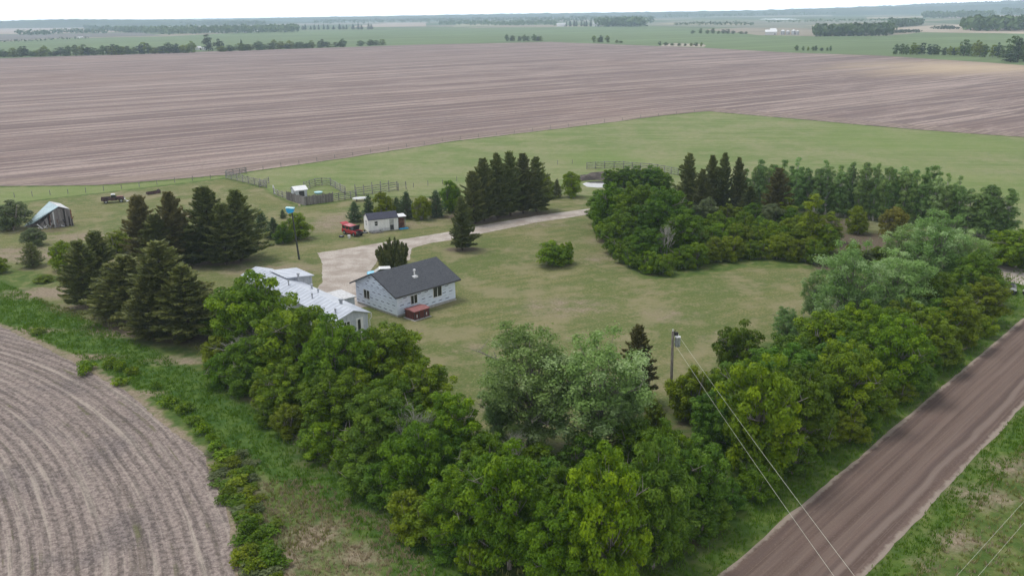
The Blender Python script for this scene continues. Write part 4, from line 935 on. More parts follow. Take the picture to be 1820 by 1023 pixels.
sec = [(-1.7, .15, .45), (-1.3, .6, .5), (0, .75, .52), (1.2, .55, .52), (1.8, .1, .48)]; k0 = len(hb.v)
for x, w_, z in sec: hb.v += [(x, -w_, z), (x, -w_ * .7, z + .28), (x, w_ * .7, z + .28), (x, w_, z)]
for i in range(4):
    for j in range(4): a = k0 + i * 4; hb.f.append((a + j, a + (j + 1) % 4, a + 4 + (j + 1) % 4, a + 4 + j)); hb.m.append(0)
hb.f.append((k0, k0 + 1, k0 + 2, k0 + 3)); hb.m.append(0); hb.f.append((k0 + 16, k0 + 17, k0 + 18, k0 + 19)); hb.m.append(0); hb.build('hull', t)
MB(M_['dark']).box(-.9, -.75, -.5, .5, 0, .46).box(.8, .95, -.5, .5, 0, .46).build('trestle', t)
# fence posts across the pasture
def posts(pts, n_, label, group, h=1.2):
    for i, p in enumerate(along(pts, n_)):
        o = link('fence_post', PM); o.location = G(*p); o.scale = (1, 1, h * vr.uniform(.85, 1.15)); tag(o, label.format(nth(i)), 'post', group)
PM = MB(M_['rail']).tube([(0, 0, -.1), (0, 0, 1)], .07, 6).mesh('fence_post')
posts([(420, 309), (600, 281), (800, 250), (1000, 227), (1250, 197)], 26, 'thin wire-fence post between pasture and ploughed field, {} from the left', 'wire fence posts along the ploughed field')
posts([(722, 335), (800, 325), (900, 300), (1030, 290)], 12, 'thin fence post in the pasture behind the tall spruces, {} from the left', 'fence posts behind the spruces')
posts([(10, 352), (164, 342), (300, 326), (390, 316)], 12, 'thin fence post in the grass strip beyond the old pickup, {} from the left', 'fence posts behind the pickup')

# ------------------------------------------------------------------ poles and wires
def at_top(bx, by, tx, ty):
    g = G(bx, by); return PD(tx, ty, math.hypot(g.x, g.y))
pb_ = G(1192, 722); pt_ = at_top(1192, 722, 1196, 588)
up_ = thing('utility_pole', pb_, 'weathered utility pole with a grey transformer can rising from the roadside trees', 'utility pole')
tp = pt_ - pb_; MB(M_['pole']).tube([(0, 0, -.3), tuple(tp)], [.17, .12], 10).build('pole', up_)
dz = tp.z; ax_ = tp / dz
tr = MB([M_['steel'], M_['white']]); q = ax_ * (dz - 1.55) + Vector((.47, -.1, 0)); tr.tube([q, q + Vector((0, 0, .95))], .27, 16).tube([q + Vector((0, 0, .95)), q + Vector((0, 0, 1.02))], .29, 16, 1).tube([q + Vector((0, 0, 1.02)), q + Vector((0, 0, 1.32))], [.09, .05], 10, 1)
tr.box(.08, .25, -.12, 0, dz - 1.2, dz - 1.05); tr.build('transformer', up_)
MB(M_['dark']).box(.06, .42, -.16, .12, dz - .42, dz - .12).tube([(.05, 0, dz - .1), (.2, 0, dz + .18)], .03, 6).build('cutout_switch', up_); MB(M_['white']).tube([ax_ * dz, ax_ * dz + Vector((0, 0, .2))], .05, 8).build('insulator', up_)
def wire(name, p0, p1, sag, label, group, r=.011):
    o = Vector(p0); P = []
    for i in range(25): t = i / 24; p = Vector(p0).lerp(Vector(p1), t); p.z -= 4 * sag * t * (1 - t); P.append(p - o)
    ob = MB(M_['wire']).tube(P, r, 5).build(name); ob.location = o; tag(ob, label, 'wire', group)
c1 = pb_ + ax_ * (dz - .45) + Vector((.55, -.1, 0)); c2 = pb_ + ax_ * (dz - 1.5) + Vector((.3, -.1, 0))
e1 = G(1608, 1140, 9.0); e2 = G(1566, 1140, 8.0)
wire('power_line', c1, e1, .25, 'upper power line from the transformer down across the gravel road', 'power lines'); wire('power_line', c2, e2, .25, 'lower power line from the foot of the transformer across the gravel road', 'power lines')
f1, f2 = G(1820, 890, 7.6), G(1700, 1023, 7.6); dd = (f2 - f1).normalized()
wire('power_line', f2 + dd * 25, f1 - dd * 45, .0, 'faint left wire over the rough grass at the lower right', 'roadside wires', .008); off = Vector((.75, -.45, .0))
wire('power_line', f2 + dd * 25 + off, f1 - dd * 45 + off, .0, 'faint right wire over the rough grass at the lower right', 'roadside wires', .008)
yb = G(532, 461); yt = at_top(532, 461, 519, 378); t = thing('yard_pole', yb, 'tall dark leaning pole with a light blue tub on its top in the yard', 'pole'); tv_ = yt - yb
MB(M_['dpole']).tube([(0, 0, -.2), tuple(tv_)], [.16, .11], 9).build('pole', t)
hb = MB([M_['cyan'], M_['paleblue']]); cx0 = tv_ + Vector((-.25, 0, .1)); hb.prism([(-.62, .75), (.62, .62), (.52, .05), (-.2, -.15), (-.5, .15)], -.45, .45, 'y'); hb.prism([(-.66, .76), (.66, .63), (.66, .70), (-.66, .83)], -.5, .5, 'y', 1)
hb.v = [tuple(Vector(p) + cx0) for p in hb.v]; hb.build('blue_tub', t)
# culvert pipes by the driveway entrance
for i, (px, py, L_, a, lb_) in enumerate(((1799, 524, 2.6, math.radians(62), 'black culvert pipe with a pale mouth lying by the driveway entrance'), (1822, 526, 2.4, math.radians(20), 'second black pipe lying at the right edge beside the pale-mouthed culvert'))):
    t = thing('culvert_pipe', G(px, py), lb_, 'pipe', 'culvert pipes by the driveway entrance', a); R_ = .5; n_ = 22; pv = MB([M_['culv'], M_['white']])
    for x0, x1 in ((0, L_),):
        k_ = len(pv.v)
        for x, r_ in ((0, R_), (L_, R_), (L_, R_ - .06), (0, R_ - .06)): pv.v += [(x, r_ * math.cos(6.2832 * j / n_), R_ + r_ * math.sin(6.2832 * j / n_)) for j in range(n_)]
        for s in range(4):
            for j in range(n_): j2 = (j + 1) % n_; s2 = (s + 1) % 4; pv.f.append((k_ + s * n_ + j, k_ + s * n_ + j2, k_ + s2 * n_ + j2, k_ + s2 * n_ + j)); pv.m.append(0)
    pv.build('pipe', t); rv = MB(M_['white']); k_ = 0
    arc = [(math.pi * .10 + math.pi * .8 * j / 10) for j in range(11)]
    rv.v = [(-.01, (R_ + .03) * math.cos(a_), R_ + (R_ + .03) * math.sin(a_)) for a_ in arc] + [(-.01, (R_ - .26) * math.cos(a_), R_ + (R_ - .26) * math.sin(a_)) for a_ in arc]; rv.v += [(x - .04, y, z) for x, y, z in rv.v]
    for j in range(10): rv.f += [(j, j + 1, 12 + j, 11 + j), (22 + j, 33 + j, 34 + j, 23 + j), (j, 22 + j, 23 + j, j + 1), (11 + j, 12 + j, 34 + j, 33 + j)]; rv.m += [0] * 4
    rv.build('rim', t)

# ------------------------------------------------------------------ trees and shrubs, one by one (bx, by = foot; ty = top)
P_ = plant_px
gA = 'leafy trees of the left tree belt'
for a in [
 (460, 635, 476, 160, 'tall bright green tree half hiding the far end of the mobile home roof', 'maple'),
 (408, 605, 545, 100, 'smaller leafy tree at the far left end of the belt beside the dark pines', 'deep'),
 (532, 690, 530, 165, 'broad bright green tree in front of the near half of the mobile home roof', 'maple'),
 (690, 705, 570, 160, 'wide leafy tree standing below the corner of the wrapped cabin', 'maple'),
 (605, 730, 556, 140, 'leafy tree between the mobile home end and the wide tree below the cabin', 'deep'),
 (755, 765, 637, 130, 'leafy tree at the yard edge right below the hot tub box', 'maple'),
 (800, 835, 695, 130, 'bright leafy tree left of the two big pale poplars at the yard edge', 'maple'),
 (445, 690, 600, 110, 'dark green leafy tree below the tall tree at the left end of the belt', 'deep'),
 (515, 735, 635, 125, 'leafy tree on the ditch side below the mobile home', 'maple'),
 (595, 780, 655, 135, 'dark full tree on the ditch side with a pale litter patch at its foot', 'deep'),
 (675, 840, 690, 145, 'leafy tree on the ditch side near the middle of the left belt', 'cool'),
 (745, 900, 745, 130, 'shaded leafy tree on the ditch side with a pale bare trunk showing', 'deep'),
 (815, 975, 835, 140, 'low spreading bush-like tree on the ditch side near the front corner', 'maple'),
 (720, 770, 690, 110, 'small leafy tree in the middle of the left belt', 'maple'),
 (870, 900, 770, 130, 'leafy tree behind the front corner clump, below the left poplar', 'deep'),
 (905, 1010, 785, 170, 'yellow-green tree at the front corner of the belt, left of centre', 'maple'),
 (985, 1060, 880, 150, 'low leafy tree at the very bottom edge of the picture', 'deep'),
 (1075, 1060, 785, 165, 'yellow-green tree at the front corner, right of centre', 'maple'),
 (1160, 1010, 770, 150, 'leafy tree on the road side of the front corner', 'cool'),
 (1235, 930, 775, 135, 'leafy tree leaning over the road verge below the utility pole', 'cool'),
 (1000, 950, 830, 130, 'dark green tree between the two yellow-green corner trees', 'deep'),
 (1180, 900, 745, 120, 'leafy tree just below the foot of the utility pole', 'maple'),
]: P_('maple', *a[:4], a[4], gA, a[5])
P_('shrub', 387, 652, 596, 70, 'yellow-green shrub at the left end of the belt above the ditch', None, 'yellow')
gB = 'leafy trees of the roadside belt'
for a in [
 (1345, 850, 625, 165, 'tall leafy tree beside the wires on the road verge', 'maple'),
 (1425, 800, 640, 130, 'dark leafy tree on the road verge right of the tree beside the wires', 'deep'),
 (1500, 755, 600, 140, 'broad leafy tree in the middle of the roadside belt', 'maple'),
 (1585, 705, 555, 125, 'bright leafy tree right of the middle of the roadside belt', 'maple'),
 (1645, 655, 545, 105, 'leafy tree of the roadside belt below the double poplar', 'olive'),
 (1695, 615, 515, 100, 'olive tree of the roadside belt nearing the driveway entrance', 'olive'),
 (1745, 575, 490, 90, 'olive tree of the roadside belt second from the driveway entrance', 'olive'),
 (1752, 540, 470, 80, 'round bushy tree at the driveway entrance next to the black pipes', 'olive'),
 (1270, 800, 690, 110, 'small leafy tree under the wires behind the road verge', 'cool'),
 (1310, 700, 568, 105, 'round-headed tree at the yard edge right of the utility pole', 'deep'),
 (1290, 755, 645, 95, 'leafy tree below the round-headed tree right of the utility pole', 'maple'),
 (1395, 715, 590, 115, 'leafy tree at the yard edge in the roadside belt', 'cool'),
 (1455, 670, 548, 125, 'bright tree at the yard edge below the bare grey branches', 'maple'),
 (1530, 640, 532, 120, 'bright rounded tree under the left pale poplar of the roadside belt', 'maple'),
 (1600, 630, 530, 110, 'olive tree behind the roadside belt under the poplars', 'olive'),
 (1660, 590, 480, 105, 'leafy tree between the poplars and the roadside olive trees', 'deep'),
 (1725, 545, 440, 95, 'dark leafy tree behind the round bushy tree at the entrance', 'cool'),
]: P_('maple', *a[:4], a[4], gB, a[5])
for a in [
 (940, 800, 575, 200, 'large pale green poplar on the yard edge, the left one of the big pair'),
 (1062, 810, 586, 212, 'large pale green poplar on the yard edge, the right one of the big pair'),
 (890, 790, 660, 95, 'small poplar leaning out at the left side of the big poplar pair'),
 (1115, 790, 655, 85, 'small poplar at the right side of the big poplar pair'),
 (1500, 600, 424, 130, 'tall pale poplar on the yard edge above the bare grey branches'),
 (1590, 590, 445, 140, 'wide pale poplar beside the tall one above the roadside belt'),
 (1655, 520, 372, 120, 'tallest poplar near the right side, reaching into the dark windbreak'),
 (1712, 515, 408, 100, 'poplar right of the tallest one near the driveway entrance'),
 (1605, 500, 395, 100, 'poplar left of the tallest one near the driveway entrance'),
 (1445, 570, 478, 60, 'thin young poplar leaning over the lawn at its right corner'),
 (1395, 620, 545, 60, 'thin young poplar on the right lawn edge above the roadside belt'),
]: P_('poplar', *a[:4], a[4], 'pale green poplars', None)
P_('spruce', 1132, 715, 578, 80, 'dark slim spruce behind the right big poplar', None, 'brownn')
for i, (x, y, ty, wd, lb) in enumerate([(960, 850, 790, 110, 'low dark shrub under the left big poplar'), (1045, 850, 775, 120, 'low dark shrub under the right big poplar'), (1130, 840, 745, 110, 'dark brushy shrub between the right poplar and the utility pole'), (1225, 745, 650, 90, 'yellowish shrub just right of the utility pole'), (1160, 770, 710, 60, 'small shrub hugging the left side of the utility pole'), (1075, 960, 880, 110, 'low green bush in the hollow behind the right corner tree')]):
    P_('shrub', x, y, ty, wd, lb, 'undergrowth around the poplars', ('deep', 'cool', 'deep', 'yellow', 'olive', 'deep')[i])
def bare_px(i, bx, by, ty, wpx, lab):
    g = G(bx, by); t = thing('bare_tree', g, lab, 'tree', 'bare grey trees', vr.uniform(0, 6)); h = height_at(bx, by, ty); wd = width_at(bx, by, wpx); o = link('branches', BARE[i], t); t.scale = (wd / 4, wd / 4, h / 6)
bare_px(0, 1520, 600, 505, 90, 'leafless grey branches sticking out above the roadside belt')
bare_px(1, 1180, 470, 392, 30, 'leafless pale dead tree standing in the dark front of the grove')
bare_px(0, 450, 660, 575, 80, 'leafless grey branches showing in the tree at the left end of the belt')
bare_px(1, 740, 850, 705, 60, 'leafless grey branches showing between the trees of the left belt')
bare_px(1, 910, 850, 760, 50, 'leafless pale branches below the left big poplar')

# the grove right of the lawn
gG = 'shrubs along the front edge of the grove'
row('shrub', [(1058, 408), (1080, 432), (1112, 466), (1150, 486), (1185, 486)], 9, (3.0, 4.2), (1.0, 1.25), 'low leafy shrub on the left edge of the grove, {} from the driveway', gG, ('maple', 'deep', 'maple'))
row('shrub', [(1205, 480), (1260, 466), (1330, 458), (1400, 460), (1462, 470)], 13, (3.0, 4.2), (1.0, 1.3), 'leafy shrub on the grove edge facing the lawn, {} from the left', gG, ('maple', 'yellow', 'olive', 'maple'))
for a in [(1085, 412, 322, 85, 'tall dark tree at the driveway corner of the grove'), (1130, 425, 318, 100, 'tall dark tree next to the driveway corner of the grove'), (1175, 440, 330, 100, 'wide dark tree in the left half of the grove'), (1215, 455, 372, 90, 'bright-topped tree in the grove right of the pale dead tree'),
          (1100, 450, 372, 80, 'dark leafy tree above the lower left edge of the grove'), (1145, 470, 400, 85, 'dark leafy tree in front of the pale dead tree'), (1065, 398, 345, 55, 'bushy tree leaning over the driveway bend'), (1195, 400, 335, 70, 'dark tree at the back of the left grove')]:
    P_('maple', *a[:4], a[4], 'tall trees in the left half of the grove', vr.choice(('deep', 'cool', 'deep')))
gM = 'mid-height bushes inside the grove'
row('shrub', [(1240, 448), (1320, 442), (1400, 442), (1470, 450)], 10, (3.6, 4.8), (1.0, 1.25), 'bush in the second line of the grove, {} from the left', gM, ('olive', 'maple', 'maple', 'yellow'))
row('shrub', [(1240, 425), (1330, 425), (1420, 428), (1480, 438)], 10, (3.6, 5.0), (.95, 1.2), 'bush in the third line of the grove, {} from the left', gM, ('cool', 'olive', 'maple', 'yellow'))
row('shrub', [(1215, 398), (1300, 402), (1400, 412), (1440, 416)], 8, (3.6, 5.4), (.9, 1.2), 'bush in the back line of the grove, {} from the left', gM, ('cool', 'grey', 'olive', 'deep'))
row('shrub', [(1500, 470), (1560, 465), (1600, 470)], 4, (2.2, 3.4), (1.1, 1.4), 'low bush between grove and pale poplars, {} from the left', gM, ('olive', 'grey'))
row('maple', [(1080, 345), (1110, 338), (1150, 340), (1190, 345)], 5, (4.5, 6), (1.0, 1.2), 'leafy tree behind the pond, {} from the left', 'leafy trees by the pond', ('cool', 'deep'))
for a in [(1440, 445, 345, 52, 'slender pale-trunked young tree inside the grove', 'aspen', 'yellow'), (1395, 405, 350, 45, 'slender light tree left of the pale-trunked young one', 'aspen', 'olive'), (1475, 430, 375, 45, 'slender light tree right of the pale-trunked young one', 'aspen', 'olive')]: P_(a[5], *a[:4], a[4], 'young trees in the grove', a[6])
P_('shrub', 1522, 415, 366, 46, 'rounded yellow-green tree before the windbreak', None, 'yellow'); P_('shrub', 1585, 420, 366, 56, 'rust-tinged round tree before the windbreak', None, 'rust')
P_('maple', 1805, 475, 405, 115, 'wide bright green bush at the right edge above the driveway entrance', None, 'maple'); P_('shrub', 1765, 468, 432, 60, 'low bright bush left of the wide one at the right edge', None, 'maple')
for a in [(1222, 372, 272, 50, 'tall dark spruce at the left end of the windbreak', None), (1262, 372, 276, 44, 'dark spruce second from the left in the windbreak', None), (1284, 374, 272, 44, 'dark spruce third from the left in the windbreak', None), (1308, 376, 280, 42, 'dark spruce fourth from the left in the windbreak', None), (1246, 378, 300, 44, 'shorter dark spruce low between the first two tall ones', None),
          (1378, 400, 298, 62, 'dark brownish spruce standing in front of the windbreak poplars', 'brownn'), (1330, 388, 330, 40, 'small dark spruce in the gap right of the spruce group', None)]:
    P_('spruce', *a[:4], a[4], 'spruces at the left end of the windbreak', a[5])
row('aspen', [(1320, 374), (1440, 380), (1560, 392), (1680, 408), (1700, 412)], 34, (7.8, 10.6), (.30, .42), 'slim blue-green tree in the windbreak row, {} from the spruces', 'slim trees in the windbreak row', (None, None, 'poplar'), .8)
row('aspen', [(1345, 368), (1460, 374), (1600, 388), (1695, 402)], 30, (7.8, 10.6), (.30, .42), 'slim blue-green tree in the rear windbreak row, {} from the spruces', 'slim trees in the windbreak row', (None, 'poplar'), .8)
row('aspen', [(1712, 418), (1790, 424)], 6, (8.0, 9.4), (.5, .62), 'slim dark tree in the windbreak past its gap, {} from the left', 'slim trees in the windbreak row', (None, None), .8)

# infill of the two belts
gF = 'undergrowth filling the tree belts'
row('shrub', [(385, 668), (450, 715), (540, 785), (640, 850), (720, 915), (790, 985), (850, 1030)], 15, (2.2, 3.8), (1.1, 1.5), 'leafy bush at the ditch-side foot of the left belt, {} from the left', gF, ('maple', 'deep', 'cool', 'olive'), .8)
row('maple', [(480, 668), (580, 735), (680, 805), (770, 875), (850, 950)], 7, (5.5, 7.5), (.85, 1.1), 'middle-line leafy tree of the left belt, {} from the left', gF, ('maple', 'cool', 'deep'), 1.2)
row('shrub', [(700, 730), (770, 780), (840, 850), (900, 880)], 6, (2.4, 4.2), (1.0, 1.4), 'bush at the yard-side foot of the left belt, {} from the left', gF, ('maple', 'cool'), .8)
row('shrub', [(1190, 1000), (1260, 940), (1340, 880), (1430, 820), (1520, 765), (1610, 705), (1700, 640), (1765, 585)], 18, (2.2, 3.8), (1.1, 1.5), 'leafy bush at the road-side foot of the roadside belt, {} from the left', gF, ('maple', 'deep', 'cool', 'olive'), .8)
row('maple', [(1290, 800), (1400, 745), (1500, 695), (1600, 645), (1690, 595)], 8, (5.5, 7.8), (.85, 1.1), 'middle-line leafy tree of the roadside belt, {} from the left', gF, ('maple', 'cool', 'deep'), 1.2)
row('shrub', [(1235, 735), (1330, 705), (1420, 655), (1490, 610)], 8, (2.4, 4.0), (1.0, 1.4), 'bush at the yard-side foot of the roadside belt, {} from the left', gF, ('maple', 'cool', 'olive'), .8)
row('shrub', [(880, 860), (960, 890), (1040, 890), (1120, 880)], 6, (2.6, 4.0), (1.1, 1.4), 'dark bush in the hollow behind the front corner, {} from the left', gF, ('deep', 'cool'), .8)

# conifers and bushes of the yard
gS = 'dark pines left of the yard'
for a in [(258, 468, 345, 84, 'tall dark pine at the left of the back pine group'), (314, 470, 340, 89, 'tall dark pine second in the back pine group'), (378, 465, 329, 107, 'tallest dark pine of the back pine group'), (430, 462, 337, 97, 'dark pine at the right end of the back pine group'),
          (155, 545, 425, 94, 'dark pine at the left of the front pine group'), (185, 530, 408, 89, 'slim-topped pine second in the front pine group'), (235, 565, 452, 134, 'broad pine in the middle of the front pine group'), (300, 590, 428, 160, 'broadest pine of the front pine group'), (338, 600, 470, 128, 'pine at the right end of the front pine group'), (345, 470, 400, 76, 'short pine tucked between the tallest pines'), (285, 475, 378, 80, 'lower pine filling the gap left in the back pine group'), (402, 470, 360, 90, 'lower pine filling the right half of the back pine group'), (205, 560, 470, 90, 'lower pine between the slim-topped and the broad pine'), (270, 600, 490, 110, 'low full pine at the foot of the front pine group'), (365, 585, 500, 70, 'short pine touching the left end of the leafy belt')]:
    P_('spruce', *a[:4], a[4], gS, 'needle' if vr.random() < .7 else 'brownn')
P_('small_spruce', 59, 474, 430, 48, 'small spruce alone on the left grass below the barn', None, 'needle')
for a in [(466, 420, 372, 36, 'small spruce at the right foot of the back pine group'), (488, 424, 386, 30, 'smaller spruce left of the yellow-green bush by the yard pole'), (503, 388, 372, 14, 'tiny spruce on the grass behind the yard pole'), (631, 394, 358, 34, 'small spruce left of the white shed roof'), (656, 386, 346, 26, 'slim small spruce just behind the white shed'), (724, 387, 340, 38, 'small spruce right behind the white shed roof'), (706, 384, 350, 26, 'slim little spruce beside the one behind the shed'), (776, 385, 338, 38, 'small bluish spruce between two bushes right of the shed'), (990, 351, 318, 22, 'slim small spruce right of the tall spruce row'), (812, 372, 330, 30, 'small spruce at the left foot of the tall spruce row')]:
    P_('small_spruce', *a[:4], a[4], 'small spruces about the yard', vr.choice(('bluen', 'needle')))
for a in [(843, 398, 303, 60, 'shorter spruce at the left end of the tall row by the driveway'), (860, 392, 280, 60, 'first tall spruce of the row by the driveway'), (884, 387, 273, 60, 'second tall spruce of the row by the driveway'), (907, 383, 269, 60, 'third and tallest spruce of the row by the driveway'), (930, 379, 273, 60, 'fourth tall spruce of the row by the driveway'), (953, 375, 279, 60, 'spruce at the right end of the tall row by the driveway')]:
    P_('spruce', *a[:4], a[4], 'tall spruces in a row by the driveway', 'needle')
P_('spruce', 822, 444, 351, 54, 'single spruce standing on the lawn beside the driveway', None, 'needle')
P_('mugo', 700, 474, 420, 70, 'dense many-stemmed mountain pine behind the cabin roof', None, None)
P_('shrub', 980, 470, 426, 72, 'dense green rounded bush alone on the lawn', None, 'maple'); P_('shrub', 1006, 468, 430, 36, 'lighter thin bush growing from the right side of the lawn bush', None, 'maple')
for a in [(528, 424, 378, 58, 'yellow-green bush behind the foot of the yard pole', 'yellow'), (505, 432, 398, 40, 'darker bush at the left of the yellow-green bush by the yard pole', 'deep'), (112, 480, 428, 50, 'bright yellow-green round bush left of the front pine group', 'yellow'), (210, 450, 408, 60, 'bright yellow-green bush between the two pine groups', 'yellow'), (62, 436, 404, 50, 'grey-green mound of a bush below the barn roof', 'grey'), (22, 408, 354, 76, 'large grey-green bush at the left edge beside the barn', 'grey'),
          (683, 388, 342, 46, 'yellow-green bush between spruces behind the white shed', 'yellow'), (750, 390, 347, 40, 'yellow-green bush right of the white shed', 'yellow'), (800, 376, 320, 46, 'fresh green bush left of the tall spruce row', 'maple'), (968, 352, 308, 36, 'yellow-green bush at the right foot of the tall spruce row', 'yellow'), (1016, 350, 305, 42, 'bright yellow-green tree left of the pond', 'yellow'),
          (0, 485, 458, 40, 'low green bush at the left picture edge', 'olive'), (80, 500, 488, 40, 'low yellow-green growth in the grass left of the pines', 'yellow'), (1170, 330, 296, 36, 'yellow-green bush at the right end of the pond fence', 'yellow')]:
    P_('shrub', *a[:4], a[4], 'bushes about the yard', a[5])
# weeds along the edge of the near field
wl_ = [(70, 592), (195, 652), (213, 658), (235, 665), (215, 682), (152, 656), (150, 666), (278, 690), (305, 720), (322, 735), (345, 752), (332, 728), (362, 770), (378, 785), (385, 800), (400, 812), (415, 830), (432, 848), (425, 865), (440, 880), (448, 905), (455, 930), (440, 948), (462, 960), (448, 985), (430, 1000), (470, 985), (455, 1015), (420, 850), (405, 880), (395, 895), (480, 1000)]
for i, (x, y) in enumerate(wl_):
    plant('weed', G(x, y), vr.uniform(.7, 1.3), vr.uniform(1.3, 2.6), 'leafy weed clump on the edge of the near field, {} counting down from the left'.format(nth(i)), 'weed clumps along the near field', ('maple' if y < 830 else vr.choice(('olive', 'deep', 'olive', 'yellow'))), 'weed')

wr = random.Random(4)
for i in range(46):
    t = i / 45; y = 800 + 260 * t; x = 405 + 55 * min(1, t * 1.6) + wr.uniform(-34, 36)
    plant('weed', G(x, y), wr.uniform(.35, .8), wr.uniform(1.2, 2.4), 'low olive weed in the thicket at the field corner, {} counting down'.format(nth(i)), 'low weeds in the field corner thicket', wr.choice(('deep', 'olive', 'grey', 'deep')), 'weed')

# ------------------------------------------------------------------ far fields, woods, farms
def flat(name, col, pts, z, var=.12):
    n = NT(name + '_surface'); p = n.pos(); f = n.noise(n.map(p, (.002, .03, 1), -.6), 1, 4, .6); f2 = n.noise(p, .006, 3, .5)
    c = n.mix(n.step(f, .35, .65), tuple(x * (1 - var) for x in col), tuple(x * (1 + var) for x in col)); c = n.mix(n.math('MULTIPLY', n.step(f2, .45, .65), .5), c, tuple(x * (1 - 2 * var) for x in col))
    sheet(name, ragged(WP(pts), 25, 2.5, z, 8), z, n.finish(c, 1.0, None, spec=.1))
flat('green_crop_field', (.135, .190, .085), [(-260, 113), (0, 104), (460, 89), (740, 80), (980, 75), (1240, 85), (1400, 94), (1560, 99), (1760, 112), (1950, 127), (2060, 66), (1800, 60), (1640, 58), (1580, 64), (1450, 65), (1350, 63), (1230, 51), (1140, 48), (900, 49), (600, 55), (440, 58), (300, 65), (100, 69), (0, 75), (-200, 82)], .10)
flat('grey_fallow_field', (.165, .155, .140), [(-200, 81), (0, 74), (100, 68), (290, 64), (250, 58), (100, 61), (0, 62), (-200, 70)], .14)
flat('pale_stubble_field', (.38, .315, .265), [(-200, 66), (0, 61), (100, 60), (220, 57), (300, 56), (190, 51), (150, 47), (90, 45.5), (0, 46.5), (-200, 53)], .18)
flat('pale_right_field', (.40, .34, .27), [(1585, 57), (1700, 58), (1800, 60), (1950, 63), (1950, 56), (1830, 50), (1720, 44), (1650, 45), (1590, 50)], .14)
flat('far_right_field', (.36, .30, .26), [(1670, 33), (1830, 34), (1950, 35), (1950, 27), (1830, 27), (1680, 28)], .2)
flat('far_centre_field', (.38, .32, .26), [(620, 49), (757, 47.5), (757, 40.5), (700, 41), (640, 45)], .2)
flat('far_low_field', (.30, .30, .20), [(805, 48.5), (900, 46), (860, 42.5), (812, 43)], .2)
flat('marsh', (.20, .21, .16), [(1150, 46), (1350, 50), (1560, 52), (1700, 43), (1560, 36), (1380, 37), (1200, 38), (1140, 42)], .16)
flat('pale_plain_strip', (.34, .31, .20), [(1160, 44), (1330, 44.5), (1330, 42), (1190, 41)], .3, .2)
flat('pale_plain_strip', (.36, .32, .22), [(1430, 46.5), (1560, 48), (1650, 42), (1520, 41)], .3, .2)
flat('pale_plain_strip', (.33, .31, .22), [(1250, 31), (1480, 29.5), (1480, 27.5), (1280, 29)], .3, .2)
flat('pale_plain_strip', (.36, .33, .24), [(1540, 34), (1640, 32), (1640, 29), (1540, 31)], .3, .2)
flat('pale_plain_strip', (.36, .32, .24), [(240, 55), (360, 54), (430, 52.5), (300, 52)], .3, .2)
sheet('distant_lake', ragged(WP([(1350, 35.4), (1385, 35.8), (1425, 35), (1400, 33.4), (1362, 33.6)]), 40, 6, 1, 20), .3, WM)
sheet('bare_pan', ragged(WP([(1175, 82.5), (1250, 84), (1252, 79), (1200, 77.5), (1180, 79)]), 12, 2, 1, 8), .14, plain('pale_pan_soil', (.36, .31, .25), 1.0, scale=.05))

def wood(name, pts, depth, n_, h, mat, label, w_=1.0, q=9, kind='stuff', seed=0, cat='wood', base=0.0):
    """a far wood that reads as one mass: crowns of leaf clumps along a line, depth metres deep"""
    rng = np.random.default_rng(int(pts[0][0] * 7 + pts[0][1] * 3) % 100000); C_ = []
    for p in along(pts, n_):
        g = G(*p); D = math.hypot(g.x, g.y); k = 1 + rng.uniform(0, 1) * depth / D; x, y = g.x * k + rng.normal() * 2, g.y * k; hh = h * rng.uniform(.72, 1.2)
        C_.append((x, y, base, hh))
    C_ = np.array(C_); P = np.repeat(C_, q, 0); m = len(P); d = unit(rng.normal(size=(m, 3)) + [0, 0, .3]); r = (P[:, 3:4] * .5)
    Pt = P[:, :3] + np.c_[np.zeros(m), np.zeros(m), P[:, 3] * .52] + d * r * [.85 * w_, .85 * w_, 1.0] * rng.uniform(.55, 1, (m, 1)); L = P[:, 3] * rng.uniform(.32, .6, m)
    Vv, Qq = cards(Pt, unit(d + rng.normal(size=(m, 3)) * .4), L, L * .8, rng)
    me = np_mesh(name, Vv, Qq, LM[mat], {'lr': ('FACE', rng.uniform(0, 1, m)), 'cl': ('FACE', np.repeat(rng.uniform(0, 1, len(C_)), q))}); tag(link(name, me), label, kind='stuff')
wood('far_wood', [(5, 46), (150, 47.5), (300, 46), (470, 47)], 900, 900, 20, 'far', 'long dark wood on the horizon at the far left', 1.3)
wood('far_wood', [(150, 53), (195, 56), (235, 59), (240, 56)], 150, 160, 15, 'far', 'wood patch at the right end of the pale far-left field', 1.2)
wood('far_wood', [(210, 58), (300, 62), (400, 60), (530, 58)], 260, 420, 17, 'far', 'broad wood beyond the green field on the left', 1.2)
wood('far_wood', [(30, 63), (80, 63), (110, 60), (190, 60)], 60, 110, 13, 'far', 'scrubby line of trees below the pale far-left field', 1.4)
wood('far_wood', [(8, 50), (30, 50)], 60, 40, 14, 'fardark', 'small square wood in the pale far-left field', 1.2)
wood('far_wood', [(560, 44), (760, 41), (960, 40), (1160, 42)], 2500, 700, 18, 'far', 'blue hazy woods beyond the farmhouse', 1.8)
wood('far_wood', [(780, 45), (900, 46.5), (990, 46)], 500, 200, 14, 'far', 'wood strip left of the far white barn', 1.4)
wood('far_wood', [(1065, 48), (1146, 48)], 90, 130, 22, 'far', 'green wood right of the far farmhouse', 1.1)
wood('far_wood', [(1448, 65), (1500, 65), (1584, 63)], 110, 190, 15, 'far', 'planted wood right of the grain bins', .9)
wood('far_wood', [(1580, 50), (1600, 49), (1636, 46)], 90, 110, 15, 'far', 'wood behind the pale field on the right', 1.2)
wood('far_wood', [(1710, 55), (1760, 56), (1850, 56)], 160, 190, 20, 'far', 'large wood at the right edge beyond the pale field', 1.2)
